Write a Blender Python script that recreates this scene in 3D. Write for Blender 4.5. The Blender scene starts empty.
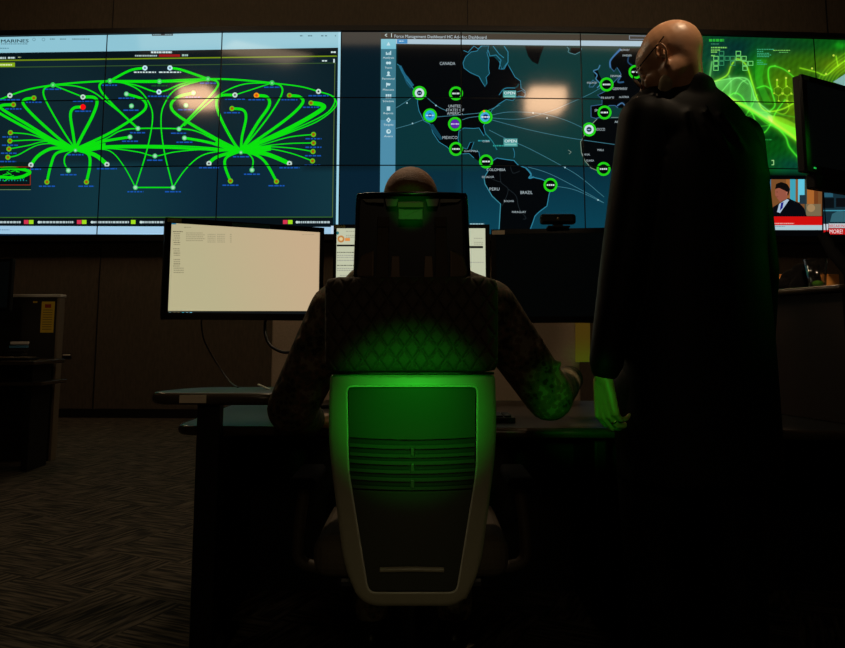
import bpy, bmesh, math, random
from mathutils import Vector, Matrix
from mathutils.geometry import tessellate_polygon
random.seed(7)
SC = bpy.context.scene
COL = SC.collection
PI = math.pi

# ------------------------------------------------------------------ camera, world, light, exposure
F, CX, CY, PITCH, CAMZ = 800.0, 422.5, 230.0, math.radians(7.35), 1.0
cam_data = bpy.data.cameras.new('camera')
cam_data.sensor_width = 36.0
cam_data.lens = F / 845.0 * 36.0
cam_data.shift_y = -(324.0 - CY) / 845.0
cam_data.clip_start = 0.05
cam = bpy.data.objects.new('camera', cam_data)
cam.location = (0, 0, CAMZ)
cam.rotation_euler = (PI / 2 + PITCH, 0, 0)
COL.objects.link(cam)
SC.camera = cam
SC.view_settings.view_transform = 'Standard'
SC.view_settings.look = 'None'
SC.view_settings.exposure = 0.0
SC.view_settings.gamma = 1.0
SC.view_settings.use_curve_mapping = False
world = bpy.data.worlds.new('world')
SC.world = world
world.use_nodes = True
world.node_tree.nodes['Background'].inputs[0].default_value = (0.9, 0.7, 0.5, 1)
world.node_tree.nodes['Background'].inputs[1].default_value = 0.0004

FWD = Vector((0, math.cos(PITCH), math.sin(PITCH)))
UPV = Vector((0, -math.sin(PITCH), math.cos(PITCH)))
ORG = Vector((0, 0, CAMZ))

def ray(px, py):
    return Vector(((px - CX) / F, 0, 0)) + UPV * ((CY - py) / F) + FWD

def at(px, py, Y):
    d = ray(px, py)
    return ORG + d * (Y / d.y)

def topx(p):
    v = p - ORG
    f = v.dot(FWD)
    return (CX + F * v.x / f, CY - F * v.dot(UPV) / f)

def spot(name, loc, target, energy, color, size_deg, blend=0.8, soft=0.05):
    l = bpy.data.lights.new(name, 'SPOT')
    l.energy = energy; l.color = color; l.spot_size = math.radians(size_deg)
    l.spot_blend = blend; l.shadow_soft_size = soft
    o = bpy.data.objects.new(name, l)
    o.location = loc
    o.rotation_euler = (Vector(target) - Vector(loc)).to_track_quat('-Z', 'Y').to_euler()
    COL.objects.link(o)
    return o

def area(name, loc, target, energy, color, sx, sy):
    l = bpy.data.lights.new(name, 'AREA')
    l.energy = energy; l.color = color; l.shape = 'RECTANGLE'; l.size = sx; l.size_y = sy
    o = bpy.data.objects.new(name, l)
    o.location = loc
    o.rotation_euler = (Vector(target) - Vector(loc)).to_track_quat('-Z', 'Y').to_euler()
    COL.objects.link(o)
    return o

GREEN = (0.02, 1.0, 0.03)
WARM = (1.0, 0.74, 0.47)
# added green spots, their source unseen, thrown on the chair back, the headrest and the hands
spot('green_chair_light', (0.0, 0.80, 1.05), at(412, 410, 1.95), 34.0, GREEN, 22, 1.0, 0.02)
spot('chair_rear_fill', (0.0, -0.4, 0.75), at(412, 565, 1.95), 5.0, (1.0, 0.86, 0.42), 17, 1.0, 0.05)  # added warm fill for the lower shell, no fixture
spot('green_headrest_light', (0.0, 0.75, 1.12), at(411, 207, 1.95), 7.0, GREEN, 5.6, 0.7, 0.01)
spot('green_hand_light', (0.1, 0.9, 0.95), at(580, 400, 2.2), 20.0, GREEN, 13, 0.9, 0.03)
spot('green_side_light', (3.0, 2.55, 2.0), (0.85, 2.2, 1.5), 9, GREEN, 34, 0.8, 0.05)  # added from the right to edge the jacket in green
# dim warm ceiling light, and added fills that have no fixture
spot('head_downlight', (1.25, 1.5, 4.6), at(676, 30, 2.2), 560, WARM, 5.2, 0.8, 0.08)
area('floor_wash_light', (-2.5, 7.4, 5.2), (-3.0, 6.6, 0.0), 11, WARM, 1.2, 1.2)
area('wall_wash_light', (0.0, 7.6, 5.45), (0.0, 9.9, 4.6), 11, WARM, 9.0, 0.4)
area('rear_fill_light', (0.1, -2.6, 3.0), (0.0, 2.2, 1.0), 4.5, WARM, 0.6, 0.4)  # added fill behind the camera for shell, sleeves and desk edges
area('divider_fill_light', (-0.45, 3.05, 2.6), (-0.5, 3.6, 0.9), 5.0, WARM, 0.4, 0.2)  # added to brighten the tan divider; no desk lamp stands here
spot('side_desk_fill', (-0.7, 0.9, 2.7), at(193, 398, 2.5), 5, WARM, 12, 0.9, 0.05)  # added spot that lifts the desk edge and its sticker
spot('card_fill', (0.9, 3.0, 2.6), at(583, 338, 3.6), 9, WARM, 9, 0.9, 0.03)  # added spot that brightens the yellow-green card
spot('shoulder_light', (0.1, 3.5, 4.4), (-0.03, 2.24, 1.12), 130, WARM, 13, 0.8, 0.05)
spot('console_fill', (-2.2, 3.4, 3.6), at(43, 317, 6.4), 30, WARM, 9, 0.9, 0.05)  # added spot on the yellow notice, standing in for unseen monitor glow
spot('counter_fill', (1.22, 2.42, 1.50), (1.42, 3.1, 1.2), 9, WARM, 44, 0.9, 0.03)  # added low spot that brightens the orange box and the glass

# ------------------------------------------------------------------ materials
def lin(c):
    c = c / 255.0
    return c / 12.92 if c <= 0.04045 else ((c + 0.055) / 1.055) ** 2.4

def C(r, g, b):
    return (lin(r), lin(g), lin(b), 1.0)

def mat(name, col, rough=0.6, metal=0.0, spec=0.5, noise=0.0, nscale=30.0, bump=0.0, coat=0.0, emit=None, estr=1.0, trans=0.0, ior=1.45):
    m = bpy.data.materials.new(name)
    m.use_nodes = True
    nt = m.node_tree
    b = nt.nodes['Principled BSDF']
    b.inputs['Base Color'].default_value = (*col[:3], 1)
    b.inputs['Roughness'].default_value = rough
    b.inputs['Metallic'].default_value = metal
    b.inputs['Specular IOR Level'].default_value = spec
    b.inputs['Coat Weight'].default_value = coat
    b.inputs['Transmission Weight'].default_value = trans
    b.inputs['IOR'].default_value = ior
    if noise or bump:
        tc = nt.nodes.new('ShaderNodeTexCoord')
        nz = nt.nodes.new('ShaderNodeTexNoise')
        nz.inputs['Scale'].default_value = nscale
        nz.inputs['Detail'].default_value = 5
        nt.links.new(tc.outputs['Object'], nz.inputs['Vector'])
        if noise:
            mx = nt.nodes.new('ShaderNodeMix'); mx.data_type = 'RGBA'
            mx.inputs[6].default_value = (*[c * (1 - noise) for c in col[:3]], 1)
            mx.inputs[7].default_value = (*[c * (1 + noise) for c in col[:3]], 1)
            nt.links.new(nz.outputs['Fac'], mx.inputs[0])
            nt.links.new(mx.outputs[2], b.inputs['Base Color'])
        if bump:
            bp = nt.nodes.new('ShaderNodeBump')
            bp.inputs['Strength'].default_value = bump
            bp.inputs['Distance'].default_value = 0.004
            nt.links.new(nz.outputs['Fac'], bp.inputs['Height'])
            nt.links.new(bp.outputs[0], b.inputs['Normal'])
    if emit:
        b.inputs['Emission Color'].default_value = (*emit[:3], 1)
        b.inputs['Emission Strength'].default_value = estr
    return m

def screen_mat(name, rough, ior, strength=1.0):
    m = bpy.data.materials.new(name)
    m.use_nodes = True
    nt = m.node_tree
    b = nt.nodes['Principled BSDF']
    b.inputs['Base Color'].default_value = (0.004, 0.004, 0.004, 1)
    b.inputs['Roughness'].default_value = rough
    b.inputs['IOR'].default_value = ior
    a = nt.nodes.new('ShaderNodeVertexColor'); a.layer_name = 'picture'
    nt.links.new(a.outputs['Color'], b.inputs['Emission Color'])
    b.inputs['Emission Strength'].default_value = strength
    return m

M = {}
M['black'] = mat('black_plastic', (0.006, 0.006, 0.006), 0.42)
M['blackgloss'] = mat('black_glossy_plastic', (0.004, 0.004, 0.004), 0.2)
M['metal'] = mat('dark_metal', (0.02, 0.02, 0.02), 0.35, 0.8)
M['wallscreen'] = screen_mat('wall_display', 0.105, 1.7)
M['screen'] = screen_mat('monitor_display', 0.3, 1.5)
M['armpad'] = mat('matt_black_pad', (0.004, 0.004, 0.004), 0.95, spec=0.08)
M['trim'] = mat('pale_edge_highlight', (0.7, 0.68, 0.6), 0.3)  # lighter than the shell, a highlight put into the colour
M['darkscreen'] = screen_mat('dark_monitor_glass', 0.1, 1.4)
M['shell'] = mat('grey_shell_plastic', (0.36, 0.33, 0.25), 0.33, noise=0.06, nscale=40)
M['shellin'] = mat('dark_grey_shell_insert', (0.052, 0.055, 0.042), 0.30, noise=0.05, nscale=60)
M['quilt'] = mat('quilted_black_fabric', (0.085, 0.066, 0.045), 0.8, noise=0.2, nscale=250, bump=0.2)
M['strap'] = mat('brown_strap_webbing', (0.05, 0.035, 0.02), 0.6)
M['bracket'] = mat('brown_bracket_metal', (0.2, 0.14, 0.09), 0.42, 0.3)
M['skin'] = mat('skin', (0.52, 0.27, 0.15), 0.38, noise=0.12, nscale=25, bump=0.15)
M['hair'] = mat('short_brown_hair', (0.26, 0.11, 0.04), 0.6, noise=0.5, nscale=300, bump=0.8)
M['beard'] = mat('pale_stubble', (0.42, 0.33, 0.2), 0.7, noise=0.3, nscale=400, bump=0.6)
M['suit'] = mat('black_suit_cloth', (0.0025, 0.0025, 0.0028), 0.6, spec=0.22, noise=0.3, nscale=20, bump=0.2)
M['shoe'] = mat('black_leather', (0.006, 0.006, 0.006), 0.3)
M['gold'] = mat('gold_ring', (0.9, 0.7, 0.35), 0.2, 1.0)
M['glass'] = mat('clear_glass', (0.95, 0.95, 0.95), 0.03, trans=1.0, ior=1.45)
def thin_glass():
    m = bpy.data.materials.new('clear_glass'); m.use_nodes = True
    nt = m.node_tree; nt.nodes.clear()
    o = nt.nodes.new('ShaderNodeOutputMaterial'); mx = nt.nodes.new('ShaderNodeMixShader')
    t = nt.nodes.new('ShaderNodeBsdfTransparent'); t.inputs[0].default_value = (0.93, 0.93, 0.92, 1)
    g = nt.nodes.new('ShaderNodeBsdfGlossy'); g.inputs['Roughness'].default_value = 0.08
    lw = nt.nodes.new('ShaderNodeLayerWeight'); lw.inputs[0].default_value = 0.35
    nt.links.new(lw.outputs['Facing'], mx.inputs[0]); nt.links.new(t.outputs[0], mx.inputs[1]); nt.links.new(g.outputs[0], mx.inputs[2])
    nt.links.new(mx.outputs[0], o.inputs[0])
    return m
M['glass'] = thin_glass()
M['desk'] = mat('dark_desk_laminate', (0.035, 0.035, 0.035), 0.3, noise=0.1, nscale=15)
M['edge'] = mat('desk_edge_moulding', (0.06, 0.045, 0.03), 0.25)
M['tag'] = mat('cream_sticker', (0.8, 0.68, 0.5), 0.6)
M['yellow'] = mat('yellow_paper', (0.75, 0.5, 0.03), 0.7)
M['red'] = mat('red_print', (0.35, 0.03, 0.02), 0.7)
M['print'] = mat('dark_print', (0.08, 0.05, 0.02), 0.7)
M['lime'] = mat('yellow_green_paper', (0.9, 0.7, 0.1), 0.7)
M['tan'] = mat('tan_divider_fabric', (0.55, 0.42, 0.3), 0.85, noise=0.1, nscale=120, bump=0.3)
M['cabinet'] = mat('dark_console_laminate', (0.022, 0.02, 0.016), 0.5, noise=0.15, nscale=12)
M['cabtop'] = mat('pale_console_top', (0.7, 0.66, 0.58), 0.4)
M['cabedge'] = mat('brown_console_edge', (0.2, 0.16, 0.11), 0.55)
M['paper'] = mat('white_paper', (0.8, 0.8, 0.76), 0.6)
M['bluecard'] = mat('blue_card', (0.1, 0.35, 0.6), 0.5)
M['keys'] = mat('dark_key_plastic', (0.03, 0.03, 0.03), 0.5)
M['orange'] = mat('orange_card', (0.9, 0.36, 0.07), 0.6)
M['bag'] = mat('black_nylon', (0.003, 0.0025, 0.0025), 0.8, spec=0.08, bump=0.4, nscale=40)
M['lime_slice'] = mat('lime_green_peel', (0.15, 0.5, 0.03), 0.45)
M['foil'] = mat('pale_foil', (0.85, 0.85, 0.7), 0.3, 0.4)
M['lamp'] = mat('lamp_diffuser', (0.8, 0.8, 0.8), 0.5, emit=(1.0, 0.6, 0.34), estr=14.0)
M['led'] = mat('green_led', (0.1, 0.8, 0.2), 0.4, emit=(0.02, 0.6, 0.08), estr=1.0)

def camo():
    m = mat('camouflage_cloth', (0.05, 0.04, 0.02), 0.85)
    nt = m.node_tree; b = nt.nodes['Principled BSDF']
    tc = nt.nodes.new('ShaderNodeTexCoord')
    nz = nt.nodes.new('ShaderNodeTexNoise'); nz.inputs['Scale'].default_value = 18; nz.inputs['Detail'].default_value = 3
    vr = nt.nodes.new('ShaderNodeTexVoronoi'); vr.inputs['Scale'].default_value = 60
    ad = nt.nodes.new('ShaderNodeMixRGB'); ad.inputs[0].default_value = 0.25
    cr = nt.nodes.new('ShaderNodeValToRGB'); cr.color_ramp.interpolation = 'CONSTANT'
    e = cr.color_ramp.elements
    e[0].position = 0.0; e[0].color = (0.022, 0.014, 0.008, 1)
    e[1].position = 0.42; e[1].color = (0.075, 0.07, 0.032, 1)
    x = e.new(0.5); x.color = (0.14, 0.085, 0.045, 1)
    x = e.new(0.58); x.color = (0.2, 0.17, 0.1, 1)
    nt.links.new(tc.outputs['Object'], nz.inputs['Vector'])
    nt.links.new(tc.outputs['Object'], vr.inputs['Vector'])
    nt.links.new(nz.outputs['Fac'], ad.inputs[1]); nt.links.new(vr.outputs['Distance'], ad.inputs[2])
    nt.links.new(ad.outputs[0], cr.inputs[0]); nt.links.new(cr.outputs[0], b.inputs['Base Color'])
    return m
M['camo'] = camo()

def wallmat():
    m = mat('brown_wall_fabric', (0.1, 0.075, 0.05), 0.9)
    nt = m.node_tree; b = nt.nodes['Principled BSDF']
    tc = nt.nodes.new('ShaderNodeTexCoord')
    nz = nt.nodes.new('ShaderNodeTexNoise'); nz.inputs['Scale'].default_value = 45; nz.inputs['Detail'].default_value = 6
    mp = nt.nodes.new('ShaderNodeMapping'); mp.inputs['Scale'].default_value = (1, 1, 0.25)
    cr = nt.nodes.new('ShaderNodeValToRGB')
    cr.color_ramp.elements[0].position = 0.3; cr.color_ramp.elements[0].color = (0.072, 0.060, 0.042, 1)
    cr.color_ramp.elements[1].position = 0.7; cr.color_ramp.elements[1].color = (0.100, 0.084, 0.058, 1)
    nt.links.new(tc.outputs['Object'], mp.inputs[0]); nt.links.new(mp.outputs[0], nz.inputs['Vector'])
    nt.links.new(nz.outputs['Fac'], cr.inputs[0]); nt.links.new(cr.outputs[0], b.inputs['Base Color'])
    return m
M['wall'] = wallmat()
M['ceil'] = mat('dark_ceiling', (0.05, 0.045, 0.04), 0.9)
M['base'] = mat('black_rubber_base', (0.006, 0.006, 0.006), 0.5)

def carpet():
    m = mat('striped_carpet', (0.06, 0.05, 0.04), 0.95)
    nt = m.node_tree; b = nt.nodes['Principled BSDF']
    tc = nt.nodes.new('ShaderNodeTexCoord')
    # carpet tiles, each turned a quarter, with streaks
    ck = nt.nodes.new('ShaderNodeTexChecker'); ck.inputs['Scale'].default_value = 2.4
    rot = nt.nodes.new('ShaderNodeMapping'); rot.inputs['Rotation'].default_value = (0, 0, math.radians(24))
    n1 = nt.nodes.new('ShaderNodeTexNoise'); n1.inputs['Scale'].default_value = 1.0; n1.inputs['Detail'].default_value = 4
    n2 = nt.nodes.new('ShaderNodeTexNoise'); n2.inputs['Scale'].default_value = 1.0; n2.inputs['Detail'].default_value = 4
    m1 = nt.nodes.new('ShaderNodeMapping'); m1.inputs['Scale'].default_value = (5, 60, 1)
    m2 = nt.nodes.new('ShaderNodeMapping'); m2.inputs['Scale'].default_value = (60, 5, 1)
    mx = nt.nodes.new('ShaderNodeMixRGB')
    cr = nt.nodes.new('ShaderNodeValToRGB')
    cr.color_ramp.elements[0].position = 0.42; cr.color_ramp.elements[0].color = (0.008, 0.007, 0.005, 1)
    cr.color_ramp.elements[1].position = 0.62; cr.color_ramp.elements[1].color = (0.14, 0.115, 0.08, 1)
    L = nt.links.new
    L(tc.outputs['Object'], rot.inputs[0])
    L(rot.outputs[0], ck.inputs['Vector']); L(rot.outputs[0], m1.inputs[0]); L(rot.outputs[0], m2.inputs[0])
    L(m1.outputs[0], n1.inputs['Vector']); L(m2.outputs[0], n2.inputs['Vector'])
    L(ck.outputs['Fac'], mx.inputs[0]); L(n1.outputs['Fac'], mx.inputs[1]); L(n2.outputs['Fac'], mx.inputs[2])
    L(mx.outputs[0], cr.inputs[0]); L(cr.outputs[0], b.inputs['Base Color'])
    return m
M['carpet'] = carpet()

# ------------------------------------------------------------------ helpers
def tag(o, label=None, cat=None, group=None, kind=None):
    if label: o['label'] = label
    if cat: o['category'] = cat
    if group: o['group'] = group
    if kind: o['kind'] = kind
    return o

def root(name, loc, label, cat, group=None):
    o = bpy.data.objects.new(name, None)
    o.location = loc
    o.empty_display_size = 0.1
    COL.objects.link(o)
    return tag(o, label, cat, group)

def worigin(o):
    v = Vector((0, 0, 0))
    while o is not None:
        v += o.location; o = o.parent
    return v

def link_mesh(name, me, parent=None, smooth=False):
    o = bpy.data.objects.new(name, me)
    COL.objects.link(o)
    if parent is not None:
        off = worigin(parent)
        me.transform(Matrix.Translation(-off))
        o.parent = parent
    if smooth:
        for p in me.polygons: p.use_smooth = True
    return o

def mk(name, verts, faces, m, parent=None, smooth=False):
    me = bpy.data.meshes.new(name)
    me.from_pydata([tuple(v) for v in verts], [], faces)
    me.materials.append(m)
    me.update()
    return link_mesh(name, me, parent, smooth)

def from_bm(name, bm, m, parent=None, smooth=False):
    bmesh.ops.recalc_face_normals(bm, faces=bm.faces)
    me = bpy.data.meshes.new(name)
    bm.to_mesh(me); bm.free()
    for mm in (m if isinstance(m, (list, tuple)) else [m]): me.materials.append(mm)
    return link_mesh(name, me, parent, smooth)

def add_box(bm, c, s, rot=None, bev=0.0, seg=2):
    r = bmesh.ops.create_cube(bm, size=1.0)
    vs = r['verts']
    R = rot if rot is not None else Matrix.Identity(3)
    for v in vs:
        v.co = R @ Vector((v.co.x * s[0], v.co.y * s[1], v.co.z * s[2])) + Vector(c)
    if bev > 0:
        es = list({e for v in vs for e in v.link_edges})
        bmesh.ops.bevel(bm, geom=es, offset=bev, segments=seg, profile=0.5, affect='EDGES')

def box(name, c, s, m, parent=None, rot=None, bev=0.0, seg=2):
    bm = bmesh.new()
    add_box(bm, c, s, rot, bev, seg)
    return from_bm(name, bm, m, parent, smooth=False)

def frame_of(d):
    d = Vector(d).normalized()
    a = Vector((0, 0, 1)) if abs(d.z) < 0.95 else Vector((1, 0, 0))
    u = d.cross(a).normalized(); v = d.cross(u).normalized()
    return d, u, v

def add_capsule(bm, p0, p1, r0, r1, seg=16, ring=5):
    p0 = Vector(p0); p1 = Vector(p1)
    d = p1 - p0
    if d.length < 1e-6: d = Vector((0, 0, 1e-6))
    d, u, v = frame_of(d)
    prof = []
    for i in range(ring + 1):
        a = PI / 2 * i / ring
        prof.append((p0 - d * (r0 * math.cos(a)), r0 * math.sin(a)))
    for i in range(ring + 1):
        a = PI / 2 * i / ring
        prof.append((p1 + d * (r1 * math.sin(a)), r1 * math.cos(a)))
    add_lathe(bm, prof, u, v, seg)

def add_lathe(bm, prof, u, v, seg=16):
    loops = []
    for c, r in prof:
        if r < 1e-5:
            loops.append([bm.verts.new(c)])
        else:
            loops.append([bm.verts.new(c + u * (r * math.cos(2 * PI * k / seg)) + v * (r * math.sin(2 * PI * k / seg))) for k in range(seg)])
    for a, b in zip(loops[:-1], loops[1:]):
        for k in range(seg):
            k2 = (k + 1) % seg
            if len(a) == 1 and len(b) == 1: continue
            if len(a) == 1: bm.faces.new((a[0], b[k], b[k2]))
            elif len(b) == 1: bm.faces.new((a[k], b[0], a[k2]))
            else: bm.faces.new((a[k], b[k], b[k2], a[k2]))
    return loops

def add_ell(bm, c, r, rot=None, seg=20):
    res = bmesh.ops.create_uvsphere(bm, u_segments=seg, v_segments=max(8, seg // 2 + 2), radius=1.0)
    R = rot if rot is not None else Matrix.Identity(3)
    for v in res['verts']:
        v.co = R @ Vector((v.co.x * r[0], v.co.y * r[1], v.co.z * r[2])) + Vector(c)

def add_tube(bm, pts, r, seg=10):
    pts = [Vector(p) for p in pts]
    loops = []
    u = None
    for i, p in enumerate(pts):
        d = (pts[min(i + 1, len(pts) - 1)] - pts[max(i - 1, 0)]).normalized()
        if u is None:
            _, u, v = frame_of(d)
        u = (u - d * u.dot(d)).normalized(); v = d.cross(u)
        rr = r[i] if isinstance(r, (list, tuple)) else r
        loops.append([bm.verts.new(p + u * rr * math.cos(2 * PI * k / seg) + v * rr * math.sin(2 * PI * k / seg)) for k in range(seg)])
    for a, b in zip(loops[:-1], loops[1:]):
        for k in range(seg):
            k2 = (k + 1) % seg
            bm.faces.new((a[k], b[k], b[k2], a[k2]))
    bm.faces.new(loops[0][::-1]); bm.faces.new(loops[-1])

def catmull(pts, n=8):
    out = []
    P = [pts[0]] + list(pts) + [pts[-1]]
    for i in range(1, len(P) - 2):
        p0, p1, p2, p3 = P[i - 1], P[i], P[i + 1], P[i + 2]
        for k in range(n):
            t = k / n
            out.append(tuple(0.5 * ((2 * b) + (-a + c) * t + (2 * a - 5 * b + 4 * c - d) * t * t + (-a + 3 * b - 3 * c + d) * t ** 3)
                             for a, b, c, d in zip(p0, p1, p2, p3)))
    out.append(tuple(pts[-1]))
    return out

def add_loft(bm, rings, closed=True):
    loops = [[bm.verts.new(p) for p in r] for r in rings]
    n = len(loops[0])
    for a, b in zip(loops[:-1], loops[1:]):
        for k in range(n):
            k2 = (k + 1) % n
            bm.faces.new((a[k], b[k], b[k2], a[k2]))
    bm.faces.new(loops[0][::-1]); bm.faces.new(loops[-1])
    return loops

def blob(name, bm, m, parent, voxel, smooth_it=6, fac=0.5):
    """one continuous skin grown over the shapes collected in bm"""
    bmesh.ops.recalc_face_normals(bm, faces=bm.faces)
    me = bpy.data.meshes.new(name + '_tmp')
    bm.to_mesh(me); bm.free()
    o = bpy.data.objects.new(name + '_tmp', me)
    COL.objects.link(o)
    md = o.modifiers.new('r', 'REMESH'); md.mode = 'VOXEL'; md.voxel_size = voxel; md.use_smooth_shade = True
    s = o.modifiers.new('s', 'SMOOTH'); s.factor = fac; s.iterations = smooth_it
    dg = bpy.context.evaluated_depsgraph_get()
    ev = o.evaluated_get(dg)
    nm = bpy.data.meshes.new_from_object(ev)
    bpy.data.objects.remove(o)
    nm.name = name
    nm.materials.clear(); nm.materials.append(m)
    return link_mesh(name, nm, parent, smooth=True)

# ------------------------------------------------------------------ pictures on screens
_txt = {}
def text_tris(s):
    if s in _txt: return _txt[s]
    cu = bpy.data.curves.new('t', 'FONT'); cu.body = s; cu.size = 1.0; cu.resolution_u = 2
    o = bpy.data.objects.new('t', cu); COL.objects.link(o)
    dg = bpy.context.evaluated_depsgraph_get()
    me = bpy.data.meshes.new_from_object(o.evaluated_get(dg))
    bpy.data.objects.remove(o)
    me.calc_loop_triangles()
    tr = [[(me.vertices[i].co.x, me.vertices[i].co.y) for i in t.vertices] for t in me.loop_triangles]
    xs = [p[0] for t in tr for p in t] or [0, 1]
    _txt[s] = (tr, min(xs), max(xs))
    bpy.data.meshes.remove(me)
    return _txt[s]

class Picture:
    """polygons of what a display shows, in the photograph's frame, laid on real screens by at()"""
    def __init__(self): self.polys = []          # (pts, colour, layer, bbox)
    def poly(self, pts, col, layer=1):
        xs = [p[0] for p in pts]; ys = [p[1] for p in pts]
        self.polys.append((pts, col, layer, (min(xs), min(ys), max(xs), max(ys))))
    def rect(self, x0, y0, x1, y1, col, layer=1, dy=0.0):
        self.poly([(x0, y0), (x1, y0 + dy), (x1, y1 + dy), (x0, y1)], col, layer)
    def fill(self, pts, col, layer=1):
        for t in tessellate_polygon([[Vector((p[0], p[1], 0)) for p in pts]]):
            self.poly([pts[i] for i in t], col, layer)
    def disc(self, x, y, r, col, layer=1, n=14):
        self.poly([(x + r * math.cos(2 * PI * k / n), y + r * math.sin(2 * PI * k / n)) for k in range(n)], col, layer)
    def stroke(self, pts, w, col, layer=1, smooth=True, w1=None):
        if smooth: pts = catmull(pts)
        n = len(pts); L = []
        for i, p in enumerate(pts):
            a = pts[max(i - 1, 0)]; b = pts[min(i + 1, n - 1)]
            dx, dy = b[0] - a[0], b[1] - a[1]; l = math.hypot(dx, dy) or 1
            ww = (w if w1 is None else w + (w1 - w) * i / (n - 1)) / 2
            L.append(((p[0] - dy / l * ww, p[1] + dx / l * ww), (p[0] + dy / l * ww, p[1] - dx / l * ww)))
        for a, b in zip(L[:-1], L[1:]):
            self.poly([a[0], b[0], b[1], a[1]], col, layer)
    def text(self, s, x, y, h, col, layer=5, w=None, anchor='c', slope=0.0):
        tr, x0, x1 = text_tris(s)
        k = h / 0.72
        kx = k if w is None else w / (x1 - x0)
        wd = (x1 - x0) * kx
        ox = x - wd / 2 if anchor == 'c' else x
        for t in tr:
            self.poly([(ox + (p[0] - x0) * kx, y + slope * (p[0] - x0) * kx - p[1] * k) for p in t], col, layer)
    def scribble(self, x, y, w, h, col, layer=3, step=1.4):
        """a line of writing too small to read"""
        c = x
        while c < x + w:
            l = random.uniform(0.6, 1.9) * step
            self.rect(c, y, min(c + l, x + w), y + h, col, layer)
            c += l + 0.35 * step

def clip(poly, x0, y0, x1, y1):
    for ax, val, sgn in ((0, x0, 1), (0, x1, -1), (1, y0, 1), (1, y1, -1)):
        out = []
        n = len(poly)
        for i in range(n):
            a = poly[i]; b = poly[(i + 1) % n]
            da = (a[ax] - val) * sgn; db = (b[ax] - val) * sgn
            if da >= 0: out.append(a)
            if (da >= 0) != (db >= 0):
                t = da / (da - db)
                out.append((a[0] + (b[0] - a[0]) * t, a[1] + (b[1] - a[1]) * t))
        poly = out
        if len(poly) < 3: return None
    return poly

def screen(name, O, U, V, pic, bg, m, parent, nx=24, ny=14, step=0.0004, bgv=None):
    """rectangle O + u*U + v*V carrying a picture; bg(px,py) -> colour"""
    w, h = U.length, V.length
    eu, ev = U / w, V / h
    N = eu.cross(ev).normalized()
    if N.dot(ORG - O) < 0: N = -N
    verts, faces, cols = [], [], []
    for j in range(ny + 1):
        for i in range(nx + 1):
            p = O + U * (i / nx) + V * (j / ny)
            verts.append(p)
            cols.append(topx(p))
    cols = bgv(cols) if bgv else [bg(x, y) for x, y in cols]
    for j in range(ny):
        for i in range(nx):
            a = j * (nx + 1) + i
            faces.append((a, a + 1, a + nx + 2, a + nx + 1))
    cs = [topx(O), topx(O + U), topx(O + V), topx(O + U + V)]
    bx0 = min(c[0] for c in cs) - 2; bx1 = max(c[0] for c in cs) + 2
    by0 = min(c[1] for c in cs) - 2; by1 = max(c[1] for c in cs) + 2
    def loc(p):
        d = ray(p[0], p[1])
        t = (O - ORG).dot(N) / d.dot(N)
        q = ORG + d * t - O
        return (q.dot(eu), q.dot(ev))
    if pic:
        for pts, col, layer, bb in pic.polys:
            if bb[2] < bx0 or bb[0] > bx1 or bb[3] < by0 or bb[1] > by1: continue
            q = clip([loc(p) for p in pts], 0, 0, w, h)
            if not q: continue
            b = len(verts)
            for u, v in q:
                verts.append(O + eu * u + ev * v + N * (layer * step)); cols.append(col)
            faces.append(tuple(range(b, b + len(q))))
    me = bpy.data.meshes.new(name)
    me.from_pydata([tuple(v) for v in verts], [], faces)
    at_ = me.color_attributes.new('picture', 'FLOAT_COLOR', 'POINT')
    at_.data.foreach_set('color', [c for k in cols for c in k])
    me.materials.append(m)
    # all faces look at the room
    bm = bmesh.new(); bm.from_mesh(me)
    for f in bm.faces:
        f.normal_update()
        if f.normal.dot(N) < 0: f.normal_flip()
    bm.to_mesh(me); bm.free()
    return link_mesh(name, me, parent)

# ------------------------------------------------------------------ room
BX = [-16, 104, 220, 340.5, 461.5, 582, 702, 817.5, 930]
BY = [9.68, 9.60, 9.53, 9.50, 9.50, 9.55, 9.63, 9.74, 9.87]
BP = [at(x, 100, y) for x, y in zip(BX, BY)]
for p in BP: p.z = 0
ZT = at(340, 31.5, 9.5).z
ZB = at(340, 234.5, 9.5).z
ZR = [ZT - (ZT - ZB) * k / 3 for k in range(4)]
CEIL = 5.7
# back wall: follows the shallow bow of the display wall
back = [Vector((-9.0, 9.95, 0))] + [p + Vector((0, 0.16, 0)) for p in BP] + [Vector((9.0, 10.25, 0))]
def struct(o): o['kind'] = 'structure'; return o
def wallstrip(name, pts, z0, z1, th, m):
    bm = bmesh.new()
    v = []
    for p in pts:
        v.append([bm.verts.new((p.x, p.y, z0)), bm.verts.new((p.x, p.y, z1)), bm.verts.new((p.x, p.y + th, z1)), bm.verts.new((p.x, p.y + th, z0))])
    for a, b in zip(v[:-1], v[1:]):
        for k in range(4): bm.faces.new((a[k], b[k], b[(k + 1) % 4], a[(k + 1) % 4]))
    bm.faces.new(v[0]); bm.faces.new(v[-1][::-1])
    return struct(from_bm(name, bm, m))
wallstrip('wall_back', back, 0, CEIL, 0.12, M['wall'])
wallstrip('baseboard_back', [p - Vector((0, 0.014, 0)) for p in back], 0, 0.105, 0.014, M['base'])
struct(box('floor', (0, 3.2, -0.05), (18.2, 14.6, 0.1), M['carpet']))
struct(box('ceiling', (0, 3.2, CEIL + 0.05), (18.2, 14.6, 0.1), M['ceil']))
struct(box('wall_left', (-9.06, 3.2, CEIL / 2), (0.12, 14.4, CEIL), M['wall']))
struct(box('wall_right', (9.06, 3.2, CEIL / 2), (0.12, 14.4, CEIL), M['wall']))
struct(box('wall_front', (0, -4.06, CEIL / 2), (18.2, 0.12, CEIL), M['wall']))
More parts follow.
